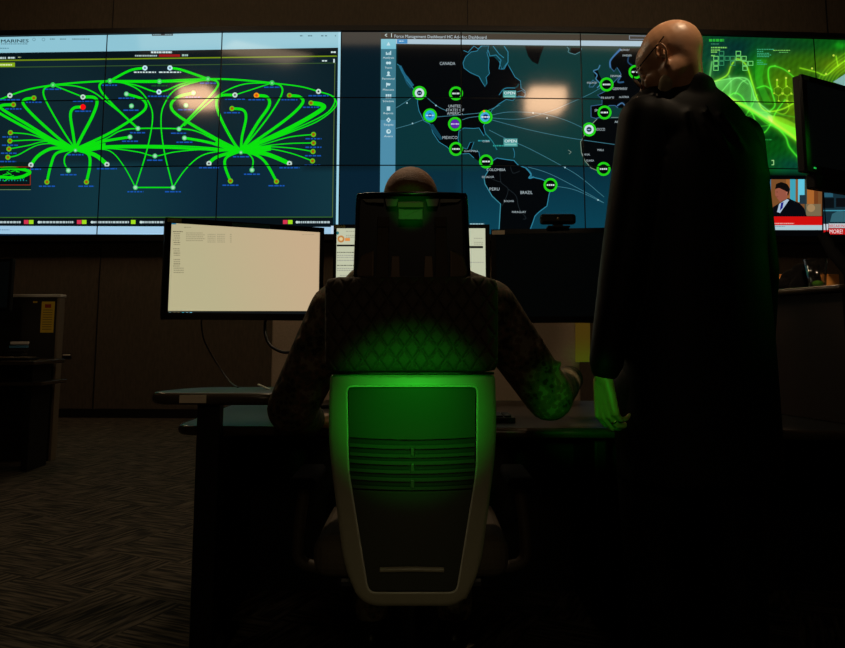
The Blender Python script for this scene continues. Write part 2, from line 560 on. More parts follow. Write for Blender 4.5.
# wall covering joints
for k, px in enumerate((93, 470, 860)):
    p = at(px, 300, 9.6)
    q = min(range(len(back) - 1), key=lambda i: abs((back[i].x + back[i + 1].x) / 2 - p.x))
    t = (p.x - back[q].x) / (back[q + 1].x - back[q].x)
    y = back[q].y + (back[q + 1].y - back[q].y) * t
    struct(box('trim_%d' % (k + 1), (p.x, y - 0.004, CEIL / 2), (0.012, 0.008, CEIL - 0.02), M['base']))
# black surround of the display wall
n_ = Vector((0, -0.03, 0))
for nm, z0, z1 in (('trim_4', ZT + 0.002, ZT + 0.07), ('trim_5', ZB - 0.07, ZB - 0.002)):
    wallstrip(nm, [p + n_ for p in BP], z0, z1, 0.19, M['black'])

# ------------------------------------------------------------------ the picture on the display wall
P = Picture()
G1 = C(10, 222, 14); G2 = C(40, 190, 50); BAR = C(142, 196, 212); BLU = C(24, 84, 176)
WHT = C(205, 225, 225)
def yl(x, a, b): return a + (b - a) * x / 340.0
# left source: network map in a browser window
P.poly([(-16, 36.6), (341, 31), (341, 47.6), (-16, 53.4)], BAR, 1)
P.poly([(-16, 53), (337, 48), (337, 55.5), (-16, 60)], C(4, 18, 24), 1)
P.poly([(-16, 60), (337, 55.5), (337, 56.7), (-16, 61.4)], C(112, 138, 12), 2)
P.poly([(-16, 67.2), (336, 62.6), (336, 63.4), (-16, 68)], C(52, 84, 40), 2)
P.stroke([(335, 63), (333.5, 150), (332.5, 217)], 0.7, C(84, 104, 48), 2, False)
P.poly([(-16, 217), (333, 216.6), (333, 217.5), (-16, 218)], C(52, 96, 34), 2)
P.poly([(-16, 218), (333, 217.7), (333, 227), (-16, 226)], C(5, 16, 22), 1)
P.poly([(-16, 225.8), (336, 227), (336, 237), (-16, 233.8)], C(160, 200, 228), 1)
P.poly([(-16, 233.8), (336, 235.2), (336, 240), (-16, 240)], C(4, 22, 46), 2)
P.poly([(338.4, 31.4), (341, 31.4), (338.6, 233), (335.8, 233)], C(160, 212, 230), 2)
P.text('MARINES', 1, 42.8, 3.4, C(20, 52, 60), 3, w=27.5, anchor='l', slope=-0.015)
P.text('MARINES', 1.25, 42.8, 3.4, C(20, 52, 60), 3, w=27.5, anchor='l', slope=-0.015)
P.scribble(1, 43.6, 27, 0.7, C(60, 100, 110), 3)
for x in (34, 43.5): 
    P.disc(x, 39.5, 1.7, C(105, 150, 165), 2); P.disc(x, 39.5, 1.1, BAR, 3)
for x, w in ((50, 5), (60, 6), (72, 18)): P.scribble(x, 38.5, w, 1.2, C(96, 140, 150), 2)
P.scribble(0, 47.8, 9, 1, C(90, 140, 155), 2)
P.rect(152, 33.3, 173, 35.8, C(16, 36, 52), 2, -0.2)
P.scribble(153, 34, 8, 1, C(120, 160, 170), 3); P.scribble(165, 34, 7, 1, C(120, 160, 170), 3)
for x, w in ((300, 3), (308, 4.5), (321, 2.5), (325, 2), (335, 1)): P.scribble(x, 35.2, w, 1.2, C(70, 120, 135), 2)
P.scribble(0, 57, 6, 2, C(180, 200, 200), 3); P.scribble(8, 57, 7, 1.6, WHT, 3); P.scribble(18, 56.8, 3, 1, C(150, 160, 120), 3)
P.rect(-16, 63, 15, 67.2, C(132, 172, 22), 3, -0.4); P.scribble(-4, 64.3, 16, 1.2, C(230, 240, 180), 4)
P.scribble(151, 51.4, 21, 1.8, WHT, 3); P.scribble(135, 55, 22, 1.5, C(170, 190, 190), 3)
P.rect(159, 54.4, 180, 56.8, C(150, 20, 24), 3); P.scribble(182, 54.3, 6, 2, C(160, 190, 180), 3)
P.scribble(331, 51.4, 5, 1.6, WHT, 3); P.scribble(322, 60.2, 5, 1.3, WHT, 3); P.rect(333.3, 59, 334.8, 62.6, WHT, 3)
# edges of the network
A = (75.5, 149); B = (241, 151)
E = [
 ([(53, 85), (30, 89), (10, 95.5), (-10, 104)], 1.6), ([(-14, 104), (0, 113.5), (30, 130), (60, 145), A], 2.6),
 ([(13.5, 104.7), (2.5, 105.3), (2, 109), (25, 123), (55, 141), A], 2.9), ([(34, 98), (25, 99.5), (24, 105), (38, 120), (62, 141), A], 2.8),
 ([(53, 85), (45, 88), (44, 96), (53, 114), (67, 137), A], 1.7), ([(83, 97), (94, 97.5), (97, 103), (92, 117), (82, 136), A], 3),
 ([(83, 107), (74, 108), (70.5, 115), (73, 133), A], 2.8), ([(10.5, 132.7), (30, 134.5), (50, 141), A], 1.1),
 ([(10, 141), (40, 140), (60, 143), A], 1.1), ([(9, 149), (28, 145.5), (48, 141.5), A], 1.1), ([(8, 157.3), (18, 155), (38, 145), (58, 144), A], 1.1),
 ([(31, 165), (38, 156), (50, 149), (62, 148), A], 3.2), ([(47, 182), (51, 165), (57, 153), A], 2.6), ([(68.5, 170.5), (64.5, 163), (66, 155), A], 1.4),
 ([(86.5, 182), (90, 165), (88, 154), A], 2.8), ([(107, 164.5), (95, 155), A], 4),
 ([A, (110, 145.8), (158, 145.6), (200, 147), B], 1.3), ([A, (115, 147.3), (158, 147.4), (200, 149), B], 2.4),
 ([A, (110, 148.5), (138, 152), (155, 156), (175, 152), (205, 149.5), B], 1.1),
 ([A, (100, 142), (130, 137)], 2.6), ([A, (105, 139), (120, 131), (138, 128.5), (179, 128.8), (197, 131.5), (217, 141), B], 1.3),
 ([A, (108, 134), (137, 116), (146, 107), (142, 99), (126.5, 94)], 2.6), ([(110, 81), (101, 83), (101, 91), (117, 109), (138, 128.5)], 2.1),
 ([(53, 85), (75, 86), (93, 92), (108, 103), (122, 114)], 1.3), ([(53, 85), (83, 97)], 1.3),
 ([(53, 85), (80, 82.5), (110, 81), (159, 80.8), (208, 79), (240, 80), (272, 83)], 1.8), ([(110, 81.4), (159, 81.6), (208, 79.6)], 2.6),
 ([A, (100, 149), (113, 153), (125, 168), (135.5, 187.5)], 1.1), ([(135.5, 187.5), (173, 187.5)], 1.3),
 ([(135.5, 187.5), (147, 150), (152.5, 120), (150, 105), (140, 91), (125, 83.5), (110, 81)], 1.3),
 ([(173, 187.5), (164, 150), (161, 120), (165, 103), (178, 88), (208, 79)], 1.3), ([(173, 187.5), (185, 170), (201, 156), (222, 151), B], 1.2),
 ([(110, 81), (130, 70.5), (145, 68)], 2.4), ([(170, 68), (182, 70), (208, 79)], 2.4), ([(110, 81), (135, 85), (159, 92), (183, 83.5), (208, 79)], 1.4),
 ([(193.5, 93), (178, 97), (171, 106), (180, 117), (215, 138), B], 2.8), ([(208, 79), (217, 81.5), (216, 89), (197, 110), (179, 129)], 2),
 ([(184.5, 138), (207, 142), B], 2.6), ([(272, 83), (245, 84), (224, 92), (205, 106), (184, 126)], 1.2),
 ([(235, 95), (220, 96), (216.5, 105), (222, 121), (234, 143), B], 2.7), ([(235, 95), (272, 83)], 1.1),
 ([(256.5, 95.5), (267, 97), (269, 106), (257, 124), B], 3), ([(232, 108.5), (243, 110), (246, 118), (242, 137), B], 2.6),
 ([(272, 83), (281, 86), (281, 96), (266, 120), B], 1.7), ([(289.5, 95.5), (300, 97), (302, 104), (284, 121), B], 2.8),
 ([(311, 103), (322, 105), (321, 110), (290, 128), B], 4.2), ([(272, 83), (300, 86.5), (318.5, 91.5), (332, 96), (334.5, 103), (324, 115), (290, 131), B], 1.3),
 ([(333, 96), (336, 106), (318, 121), (286, 134), B], 1.2),
 ([(313.5, 134.5), (290, 137), (265, 144), B], 1.1), ([(313.5, 143), (290, 143.5), (265, 146), B], 1.1), ([(313, 151.5), (290, 148), (265, 147), B], 1.1), ([(312.5, 161), (290, 153), (265, 148.5), B], 1.1),
 ([(209, 163.5), (215, 158), (226, 154), B], 3.2), ([(230.5, 181), (225, 166), (227, 157), B], 2.6), ([(252, 170), (253, 160), (248, 153.5), B], 1.4),
 ([(276.5, 181.5), (266, 163), (256, 155), B], 2.6), ([(289.5, 163.5), (266, 154), B], 4.2)]
for pts, w in E: P.stroke(pts, w, G1, 3)
for hx, hy in (A, B):
    P.fill([(hx - 24, hy - 11), (hx - 8, hy - 5), (hx, hy - 1), (hx + 10, hy - 4), (hx + 30, hy - 6), (hx + 30, hy - 0.5), (hx + 12, hy + 3), (hx, hy + 2), (hx - 12, hy - 1), (hx - 28, hy - 6)], G1, 3)
W_ = C(190, 215, 205); GW = C(90, 200, 130); OL = C(110, 140, 10); OR_ = C(230, 120, 10)
nodes = [(10, 95.5, 'w'), (34, 98, 'o'), (13.5, 104.7, 'o'), (53, 85, 'g'), (83, 97, 'w'), (83, 107, 'r'), (110, 81, 'g'), (145, 68, 'W'), (170, 68, 'W'),
 (159.5, 81.5, 'g'), (159, 92, 'W'), (126.5, 94, 'm'), (131.5, 106, 'm'), (138, 128.5, 'm'), (130, 137, 'm'), (155, 156, 'm'), (208, 79, 'g'), (193.5, 93, 'm'),
 (186, 105.5, 'm'), (179, 129, 'm'), (184.5, 138, 'm'), (209, 163.5, 'w'), (272, 83, 'g'), (235, 95, 'w'), (256.5, 95.5, 'O'), (289.5, 95.5, 'o'),
 (232, 108.5, 'o'), (311, 103, 'o'), (318.5, 91.5, 'w'), (313.5, 134.5, 'o'), (313.5, 143, 'o'), (313, 151.5, 'o'), (312.5, 161, 'o'),
 (10.5, 132.7, 'o'), (10, 141, 'o'), (9, 149, 'o'), (8, 157.3, 'o'), (31, 165, 'w'), (47, 182, 'o'), (68.5, 170.5, 'm'), (86.5, 182, 'o'),
 (107, 164.5, 'w'), (135.5, 187.5, 'm'), (173, 187.5, 'm'), (230.5, 181, 'o'), (252, 170, 'm'), (276.5, 181.5, 'o'), (289.5, 163.5, 'w'),
 (A[0], 150.5, 's'), (B[0], 152.5, 's')]
for x, y, k in nodes:
    big = 2.6
    if k == 'w': P.disc(x, y, big, W_, 5); P.disc(x, y, 1.0, C(60, 60, 60), 6)
    elif k == 'W': P.disc(x, y, big, C(190, 225, 235), 5); P.disc(x, y, 1.0, C(80, 110, 140), 6)
    elif k == 'o': P.disc(x, y, big, C(100, 190, 20), 5); P.disc(x, y, 1.5, C(160, 90, 10), 6)
    elif k == 'O': P.disc(x, y, big + 0.2, C(240, 150, 20), 5); P.disc(x, y, 1.3, C(220, 70, 20), 6)
    elif k == 'r': P.disc(x, y, 2.8, C(255, 10, 16), 5)
    elif k == 'g': P.disc(x, y, 2.6, C(50, 205, 80), 5); P.disc(x, y, 1.2, C(120, 220, 140), 6)
    elif k == 'm': P.disc(x, y, 2.5, C(80, 195, 120), 5); P.disc(x, y, 1.5, C(165, 225, 185), 6)
    elif k == 's': P.disc(x, y, 2.0, C(60, 200, 90), 5); P.disc(x, y, 1.0, C(165, 225, 185), 6)
    lw = 22 if k == 'W' else (20 if k == 'w' else 16)
    c_ = WHT if (k == 'W' and y < 80) else (C(20, 90, 30) if (x, y) == (159.5, 81.5) else BLU)
    P.scribble(x - lw / 2, y + 3.6, lw, 1.3, c_, 4, 2.6)
# overview inset, lower left
P.rect(-16, 162, 31, 190, C(8, 30, 26), 3); P.rect(-16, 167, 30, 186, C(6, 20, 24), 4)
for y in (166.6, 184.6): P.rect(-16, y, 30.6, y + 0.7, C(150, 46, 20), 5)
P.rect(30, 166.6, 30.7, 185, C(150, 46, 20), 5); P.rect(-16, 189.4, 31, 190, C(100, 130, 90), 5)
P.stroke([(-12, 172), (4, 168.5), (20, 169), (30, 172), (24, 176), (14, 178), (2, 177), (-10, 178)], 3.0, G1, 6)
for k in range(26):
    x = random.uniform(-10, 28); y = random.uniform(169, 180)
    P.stroke([(x, y), (x + random.uniform(-5, 5), y + random.uniform(-3, 3))], 0.8, G1, 6, False)
for k in range(12): P.rect(-6 + k * 2.9, 179 + random.uniform(-1, 1.5), -5 + k * 2.9, 181, C(20, 150, 150), 6)
# alert bar under the map
for x, w in ((-10, 31), (40, 34), (93, 36), (142, 36), (298, 32)):
    P.scribble(x, 221.2, w, 2.0, C(178, 196, 200), 3, 1.7)
    P.disc(x - 1, 222.2, 1.3, C(200, 220, 220), 3)
for x in (24, 77, 283): P.rect(x, 220, x + 4.5, 224, C(210, 50, 80), 4); P.rect(x + 5, 220, x + 9.5, 224, C(160, 220, 30), 4)
P.rect(131, 220, 135.5, 224, C(160, 220, 30), 4)
P.scribble(0, 229.4, 10, 0.9, C(110, 150, 180), 3)
P.rect(331, 225.8, 337, 234, C(190, 215, 235), 3)

# middle source: world map dashboard
P.poly([(381, 33), (702, 35.4), (702, 41), (381, 39)], C(3, 12, 18), 1)
P.text('Force Management Dashboard HC Ad-Hoc Dashboard', 394.5, 37.7, 3.2, C(175, 195, 205), 3, w=92, anchor='l', slope=0.012)
P.stroke([(387, 33.8), (385, 35.2), (387, 36.6)], 0.7, WHT, 3, False); P.rect(391.2, 33.3, 391.8, 37.2, WHT, 3)
P.poly([(396, 39), (702, 41.5), (702, 47), (396, 43.8)], C(165, 192, 208), 1)
P.rect(397, 39.2, 407.5, 43.6, C(30, 130, 190), 2); P.scribble(399, 40.6, 5, 1.2, C(170, 210, 230), 3)
P.poly([(629, 35.5), (668, 36), (668, 40), (629, 39.5)], C(110, 130, 150), 2); P.poly([(629.8, 36.2), (668, 36.6), (668, 39.3), (629.8, 38.9)], C(8, 18, 26), 3)
P.poly([(381, 39), (396, 39), (395, 230), (380, 230)], C(60, 120, 138), 1)
P.poly([(381, 39), (396, 39), (396, 49), (381, 49)], C(118, 190, 208), 2)
P.poly([(380.6, 120), (395.4, 120), (395, 230), (379.6, 230)], C(78, 140, 168), 2)
def icon(k, x, y):
    c = C(190, 222, 230)
    if k == 0: P.fill([(x - 2, y + 1.5), (x, y - 2), (x + 2, y + 1.5)], c, 4)
    elif k == 1:
        for i, h in enumerate((3, 1.8, 2.6, 4)): P.rect(x - 2.6 + i * 1.4, y + 2 - h, x - 1.6 + i * 1.4, y + 2, c, 4)
    elif k == 2: P.disc(x - 1.2, y, 1.4, c, 4); P.disc(x + 1.2, y, 1.4, c, 4)
    elif k == 3: P.disc(x, y - 1.2, 1.3, c, 4); P.fill([(x - 2.3, y + 2), (x, y - 0.6), (x + 2.3, y + 2)], c, 4)
    elif k == 4: P.rect(x - 2.3, y - 2.2, x - 1.6, y + 2.2, c, 4); P.fill([(x - 1.6, y - 2), (x + 2.2, y - 1.4), (x + 1.4, y + 0.6), (x - 1.6, y + 0.4)], c, 4)
    elif k == 5:
        for i in range(3):
            for j in range(2): P.rect(x - 2.8 + i * 2, y - 2.2 + j * 2.3, x - 1.2 + i * 2, y - 0.4 + j * 2.3, c, 4)
    elif k == 6: P.rect(x - 1.7, y - 2, x + 1.7, y + 2.2, c, 4)
    elif k == 7: P.fill([(x, y - 2.6), (x + 2.4, y), (x, y + 2.6), (x - 2.4, y)], c, 4); P.disc(x, y, 0.8, C(70, 130, 150), 5)
    else: P.disc(x, y, 2.3, c, 4); P.disc(x + 0.5, y - 0.4, 1.0, C(70, 130, 150), 5)
for k, (nm, y) in enumerate((('', 44), ('Analysis', 53), ('Teams', 63), ('Personnel', 74), ('Missions', 85), ('Schedule', 96.5), ('Reports', 108.5), ('Targets', 120), ('Assets', 131.5))):
    icon(k, 388.5, y)
    if nm: P.text(nm, 388.4, y + 5.6, 1.9, C(205, 228, 232), 4, w=1.25 * len(nm) + 1)
LAND = C(2, 5, 8); CST = C(44, 122, 148); SEA = C(10, 58, 66)
na = [(397, 44.3), (397, 64), (400, 66), (405, 78), (412, 87), (418, 94), (417.5, 103), (419, 111), (424, 121), (430, 124), (433, 133), (439, 142), (447, 147), (452, 152),
      (461, 154), (469, 153.5), (474, 158), (481, 163), (487, 163), (488, 160), (480, 159), (479, 152), (471, 150), (474, 142), (470, 142.5), (467, 149), (460, 147), (458, 139), (459, 131), (464, 128),
      (473, 128.5), (479, 128), (484, 136), (485.5, 134), (483.5, 126), (488, 118), (492, 110), (499, 104), (506, 99.5), (513, 100.5), (516, 97), (525, 97), (525, 91), (521, 88), (520.5, 81), (515, 77), (510, 68),
      (507, 63), (502, 69.5), (499, 61), (493, 56), (488, 58), (490, 46), (506, 45.5)]
P.fill(na, LAND, 2)
P.stroke([p for p in na[1:17]], 0.7, CST, 3, False)
P.stroke(na[17:50], 0.7, CST, 3, False)
P.stroke([(400, 66), (404, 74), (408, 79), (413, 86)], 2.6, C(30, 96, 124), 3)
P.stroke([(405, 78), (407, 83), (411, 88)], 1.2, C(24, 80, 104), 3)
bay = [(471, 52), (465.5, 57), (463, 63), (464, 68), (470, 72.5), (479, 76.5), (481.5, 81), (485, 86.6), (487, 83), (486, 77.5), (489.5, 73.5), (488.5, 68), (489, 60), (487, 53), (489, 46), (481, 46), (477, 51)]
P.fill(bay, SEA, 3); P.stroke(bay + [bay[0]], 0.7, CST, 4, False)
P.stroke([(463.5, 50.5), (468, 52.5), (474, 46), (478, 49), (482, 46)], 0.8, CST, 5, False)
P.fill([(488, 56), (496, 54), (507, 62), (502, 69), (499, 62), (494, 57)], SEA, 3)
P.stroke([(488, 50), (490, 56), (496, 55), (501, 60), (499, 69), (504, 69), (508, 62), (508, 52), (504, 46)], 0.9, CST, 4, False)
P.stroke([(493, 46), (499, 54), (504, 58)], 0.8, CST, 4, False)
P.stroke([(501, 92), (505, 88.5), (515, 88), (519, 84)], 1.5, SEA, 4)
P.stroke([(499, 95), (505, 88.5), (515, 88)], 0.6, CST, 5)
P.fill([(517, 92), (522, 90.5), (525.5, 94), (524, 97), (518, 96)], LAND, 5); P.stroke([(517, 92), (522, 90.5), (525.5, 94), (524, 97), (518, 96)], 0.5, CST, 6, False)
P.fill([(433, 124), (439, 133), (443, 139), (440, 140), (434, 133), (429, 125)], C(14, 66, 84), 4)
P.fill([(525, 46), (544, 46.4), (540.5, 56), (538, 64.5), (532, 61.5), (528, 56)], LAND, 2)
ice = [(571, 47.5), (581.5, 48), (581, 51.5), (575, 54.5), (570, 53)]
P.fill(ice, LAND, 2); P.stroke([(567, 47), (569, 49), (568, 52)] + ice[::-1][:4], 0.6, C(90, 140, 150), 3, False)
sa = [(489, 163), (497, 158), (506, 159.5), (514, 160.5), (518, 165), (526, 168), (530, 173), (532, 177), (541, 179), (548, 182), (551, 187), (549, 195), (547, 206), (539, 212), (535, 216), (533, 222), (530, 230), (499, 230),
      (500.5, 204), (492, 196), (485, 184), (484, 178), (488, 171), (487, 166)]
P.fill(sa, LAND, 2); P.stroke(sa[:17], 0.9, CST, 3, False); P.stroke(sa[17:], 0.9, C(56, 132, 150), 3, False)
P.stroke([(526, 168), (531, 174), (529, 178), (534, 177)], 1.4, CST, 4)
for l in ([(500, 170), (501, 182), (508, 189), (505, 200), (502, 206)], [(508, 189), (516, 196), (519, 208), (526, 218), (523, 219)], [(488, 177), (497, 181), (501, 182)], [(510, 165), (513, 173), (520, 171)]):
    P.stroke(l, 0.4, C(34, 42, 46), 3)
P.stroke([(485, 133), (492, 141), (497, 150)], 1.0, C(30, 110, 120), 3)
P.scribble(478, 140, 12, 1.4, C(40, 140, 150), 3); P.scribble(493, 145, 12, 1.4, C(40, 150, 140), 3)
P.stroke([(513, 148), (514.5, 153), (514, 158)], 0.6, CST, 3)
eu = [(700, 46), (620, 48.5), (614, 55), (610, 60), (610, 67), (614, 71.5), (617, 67.5), (621, 74), (618, 78), (613, 83), (607, 90), (602, 93), (597.5, 95), (602, 99), (602, 104.5), (591, 106), (591, 117), (596, 118.5), (600, 117),
      (605, 110), (609, 105.5), (615, 105.5), (618, 108), (700, 110)]
P.fill(eu, LAND, 2); P.stroke(eu[1:23], 0.7, C(60, 100, 140), 3, False)
P.stroke([(621, 49), (613, 57), (610, 62), (610.5, 68)], 1.6, C(62, 110, 160), 3)
P.stroke([(621, 76), (618, 82), (624, 82)], 1.6, C(44, 84, 120), 3); P.stroke([(629, 55), (628, 62), (633, 66)], 1.4, C(30, 60, 90), 3)
P.fill([(593, 70), (597, 69), (599, 74), (602, 80), (599, 83), (595, 78)], LAND, 2)
P.stroke([(600, 65), (598, 69), (593.5, 71), (597, 75), (596, 79), (600, 84), (597, 88)], 1.1, C(66, 120, 156), 3)
P.stroke([(590, 84), (593, 80), (596, 83), (593, 87), (589, 87), (590, 84)], 0.8, C(60, 110, 140), 3, False)
P.stroke([(617, 106), (622, 103), (625, 106)], 1.2, C(70, 110, 150), 3)
af = [(597, 119), (591, 125), (585, 134), (580.5, 142), (581.5, 153), (585, 161), (591, 168), (597, 170.5), (604, 169), (700, 172), (700, 118), (640, 118)]
P.fill(af, LAND, 2); P.stroke(af[:9], 0.8, C(110, 128, 112), 3, False)
P.stroke([(611, 117.5), (620, 117.5), (620, 124)], 0.7, C(110, 130, 120), 3, False)
P.stroke([(568, 150), (571, 152), (569, 154)], 0.6, C(110, 130, 120), 3)
LN = C(62, 118, 134)
for l in ([(396, 108), (407, 101), (415, 95)], [(424, 95), (437, 106), (447, 111)], [(396, 128.5), (412, 124), (425, 119)], [(436, 117), (470, 114), (484, 112), (500, 105)],
          [(462, 120), (470, 117.5), (484, 116)], [(492, 115), (510, 112), (540, 113.5), (565, 120), (585, 129)], [(492, 118), (520, 119), (548, 112), (570, 103), (590, 94), (602, 87)],
          [(492, 120), (530, 130), (570, 138), (618, 145)], [(489, 130), (505, 138), (530, 149), (562, 166), (580, 177), (604, 197)], [(528, 167), (550, 174), (585, 192), (604, 203)],
          [(553, 186), (575, 190), (604, 203)]):
    P.stroke(l, 0.55, LN, 4)
for x, y in ((407, 103), (436, 105.5), (412.5, 123.5), (565, 167.5), (598, 200), (533, 113), (547, 118)): P.disc(x, y, 0.8, C(150, 190, 200), 5)
for x, y, w in ((509.5, 94.5, 13), (510.5, 142.5, 14)):
    P.rect(x - w / 2, y - 4, x + w / 2, y + 4, C(70, 150, 150), 6)
    P.text('OPEN', x, y, 3.0, C(230, 240, 240), 7, w=w - 2); P.rect(x - w / 2 + 1, y + 1.2, x + w / 2 - 1, y + 2.8, C(120, 190, 180), 7)
RING = C(34, 205, 22)
for x, y, k in ((419.5, 93, 1), (456, 93.5, 0), (430, 115.5, 2), (455, 124, 3), (485.5, 117, 4), (456, 149, 0), (486, 161.5, 0), (550.5, 185, 0), (606.5, 84.5, 0), (604.5, 112.5, 0), (589, 129.5, 1), (603.5, 169, 0), (635.5, 72, 0)):
    P.disc(x, y, 7, RING, 6, 28)
    P.disc(x, y, 4.8, LAND, 7, 24)
    if k == 1: P.disc(x, y, 4.7, C(200, 220, 225), 8, 22); P.disc(x, y, 2.6, C(20, 36, 60), 9); P.scribble(x - 1.6, y - 0.4, 3.2, 0.9, C(150, 180, 210), 10)
    elif k == 2: P.disc(x, y, 5.0, C(40, 160, 220), 8, 22); P.disc(x, y, 2.2, C(20, 60, 130), 9); P.scribble(x - 4, y - 0.6, 8, 1.2, C(170, 215, 240), 10)
    elif k == 3: P.disc(x, y, 4.4, C(96, 40, 170), 8, 22); P.scribble(x - 4, y - 0.6, 8, 1.3, C(210, 200, 240), 10)
    elif k == 4: P.disc(x - 0.5, y, 4.8, C(70, 170, 210), 8, 22); P.disc(x, y, 2.8, C(20, 40, 110), 9); P.scribble(x - 4, y - 0.6, 8, 1.3, C(220, 230, 240), 10)
    else: P.scribble(x - 3.8, y - 0.7, 7.6, 1.5, C(210, 225, 220), 10)
P.disc(484, 111.3, 1.2, C(230, 140, 20), 11)
LB = C(168, 182, 188)
for s, x, y, h, w in (('CANADA', 447.5, 65, 3.2, 15.5), ('UNITED', 455, 107.5, 2.9, 13), ('STATES OF', 455, 111.3, 2.7, 18), ('AMERICA', 455, 114.8, 2.9, 16), ('MEXICO', 450, 139, 3, 15),
                      ('COLOMBIA', 496, 171, 2.7, 19), ('ECUADOR', 488, 178, 2.1, 12), ('PERU', 494.5, 190.5, 3, 10), ('BRAZIL', 526.5, 194, 3.2, 12), ('BOLIVIA', 509, 202, 2, 10),
                      ('PARAGUAY', 519, 213, 2.1, 14), ('GUATEMALA', 471, 152, 1.9, 14), ('CUBA', 486, 142.3, 2, 7), ('FRANCE', 607.5, 99.5, 2.9, 13), ('GERMANY', 620, 90, 2.7, 15),
                      ('SPAIN', 599, 111.5, 2.4, 9), ('AUSTRIA', 624, 98, 2, 10), ('IRELAND', 592, 83.7, 1.9, 10), ('MALI', 600.5, 151, 2.1, 6), ('SENEGAL', 586, 155.4, 1.9, 8),
                      ('GUINEA', 590, 161.5, 1.9, 8), ('MOROCCO', 598, 130.7, 2.8, 14), ('DENMARK', 616, 77, 2.1, 11), ('NORWAY', 625, 51, 2.1, 9), ('SWEDEN', 627, 56.5, 2.1, 9), ('ALG', 618, 123, 2.4, 7)):
    P.text(s, x, y, h, LB, 5, w=w)
P.scribble(470, 223.4, 14, 1.4, C(150, 190, 200), 4)
# right source: green abstract picture
GLOW = []          # (points, half width px, colour, strength): luminous lines of the picture
def ln(pts, w, c, k=1.0): GLOW.append((catmull(pts, 6), w * 0.62, c, k))
def fan(a, b, n, w, c, k):
    for i in range(n):
        t = i / (n - 1)
        ln([(p[0] + (q[0] - p[0]) * t, p[1] + (q[1] - p[1]) * t) for p, q in zip(a, b)], w, c, k)
LGc, YGc, PGc = C(70, 230, 40), C(150, 236, 30), C(120, 225, 110)
fan([(700, 88), (722, 81), (745, 79), (752, 90), (758, 104), (772, 116)], [(700, 84), (716, 90), (728, 96), (742, 102), (756, 112), (772, 122)], 16, 0.7, PGc, 0.28)
ln([(700, 86), (722, 80), (745, 78), (752, 88), (756, 100), (770, 112)], 0.9, PGc)
ln([(708, 84), (726, 76), (731, 66), (737, 59), (746, 65), (752, 82), (757, 98), (762, 108), (770, 111.5), (785, 108), (803, 97)], 1.1, YGc)
ln([(775, 66), (769, 68), (768.5, 78), (772, 92), (775, 105), (770, 111)], 1.1, LGc)
ln([(775, 66), (785, 70), (797, 80), (812, 94)], 0.9, LGc, 0.8)
ln([(712, 62), (710, 75), (709, 86)], 1.4, PGc, 0.7)
ln([(719, 95), (730, 82), (738, 78), (748, 84)], 0.7, PGc, 0.7); ln([(735, 94), (741, 83), (746, 80)], 0.8, PGc, 0.7)
ln([(728, 97), (735, 93), (742, 97), (748, 108), (753, 115), (758, 128), (763, 133), (769, 127), (776, 112), (785, 100)], 1.0, LGc)
ln([(757, 95), (752, 105), (748, 112)], 0.9, LGc); ln([(757, 88), (765, 86), (772, 90)], 0.9, LGc)
ln([(750, 76), (752, 88), (751, 104)], 0.8, LGc, 0.6); ln([(729, 100), (731, 84), (729, 76)], 1.6, PGc, 0.4)
ln([(800, 68), (816, 72), (826, 75), (838, 66), (852, 56)], 0.9, YGc, 0.8); ln([(836, 56), (838, 66)], 0.8, YGc, 0.8)
fan([(728, 96), (748, 106), (774, 120), (806, 132)], [(728, 98), (748, 110), (774, 126), (806, 148)], 18, 0.9, LGc, 0.30)
fan([(768, 116), (782, 118), (806, 130)], [(770, 120), (784, 131), (806, 147)], 14, 1.1, YGc, 0.34)
ln([(728, 97), (750, 109), (775, 124), (790, 134), (806, 148)], 1.8, YGc, 1.0)
ln([(770, 120), (785, 136), (790, 148), (806, 166)], 1.3, LGc, 1.0)
ln([(736, 106), (748, 106), (760, 118), (772, 126), (806, 140)], 0.8, LGc, 0.5); ln([(755, 127), (772, 125)], 0.8, LGc, 0.4)
ln([(700, 92), (740, 116), (760, 112), (800, 118)], 0.7, LGc, 0.35); ln([(748, 112), (743, 118), (735, 112)], 0.7, LGc, 0.5)
ln([(786, 100), (789, 108), (784, 114), (776, 112)], 0.8, YGc, 0.6)
fan([(830, 96), (838, 76), (856, 64)], [(812, 92), (826, 68), (850, 50)], 6, 1.2, YGc, 0.25)
fan([(757, 60), (756, 80), (765, 104)], [(766, 60), (762, 80), (772, 104)], 7, 0.8, LGc, 0.22)
SQ = C(110, 214, 110)
for i, j in ((0, 0), (0, 1), (0, 2), (1, -1), (1, 0), (1, 1), (2, 0), (3, 0), (3, 1), (4, -1), (4, 0), (5, 0), (5.2, 1), (5.2, 2), (6.2, 1)):
    x = 713.3 + i * 5.6; y = 56 + j * 5; c = SQ if i == 0 or i > 3 else C(50, 140, 90)
    for a in ((x, y, x + 5, y + 0.7), (x, y + 4, x + 5, y + 4.7), (x, y, x + 0.7, y + 4.7), (x + 4.5, y, x + 5.2, y + 4.7)): P.rect(*a, c, 4)
P.scribble(709, 39, 15, 2.6, C(40, 170, 50), 4, 2); P.scribble(711, 43.6, 8, 0.8, C(60, 140, 100), 4)
for y, w in ((47, 16), (49.5, 9), (51.5, 6), (55, 4)): P.scribble(711, y, w, 1.3, C(120, 200, 90), 4)
for y, w in ((49, 17), (51, 6), (53, 12), (54.6, 14), (56.2, 12), (60, 4), (62, 6), (63.8, 10)): P.scribble(757, y, w, 0.8, C(60, 170, 120), 4)
P.scribble(773, 50, 17, 0.8, C(120, 200, 90), 4); P.scribble(779, 52, 9, 0.7, C(90, 180, 90), 4)
HX = C(120, 190, 24)
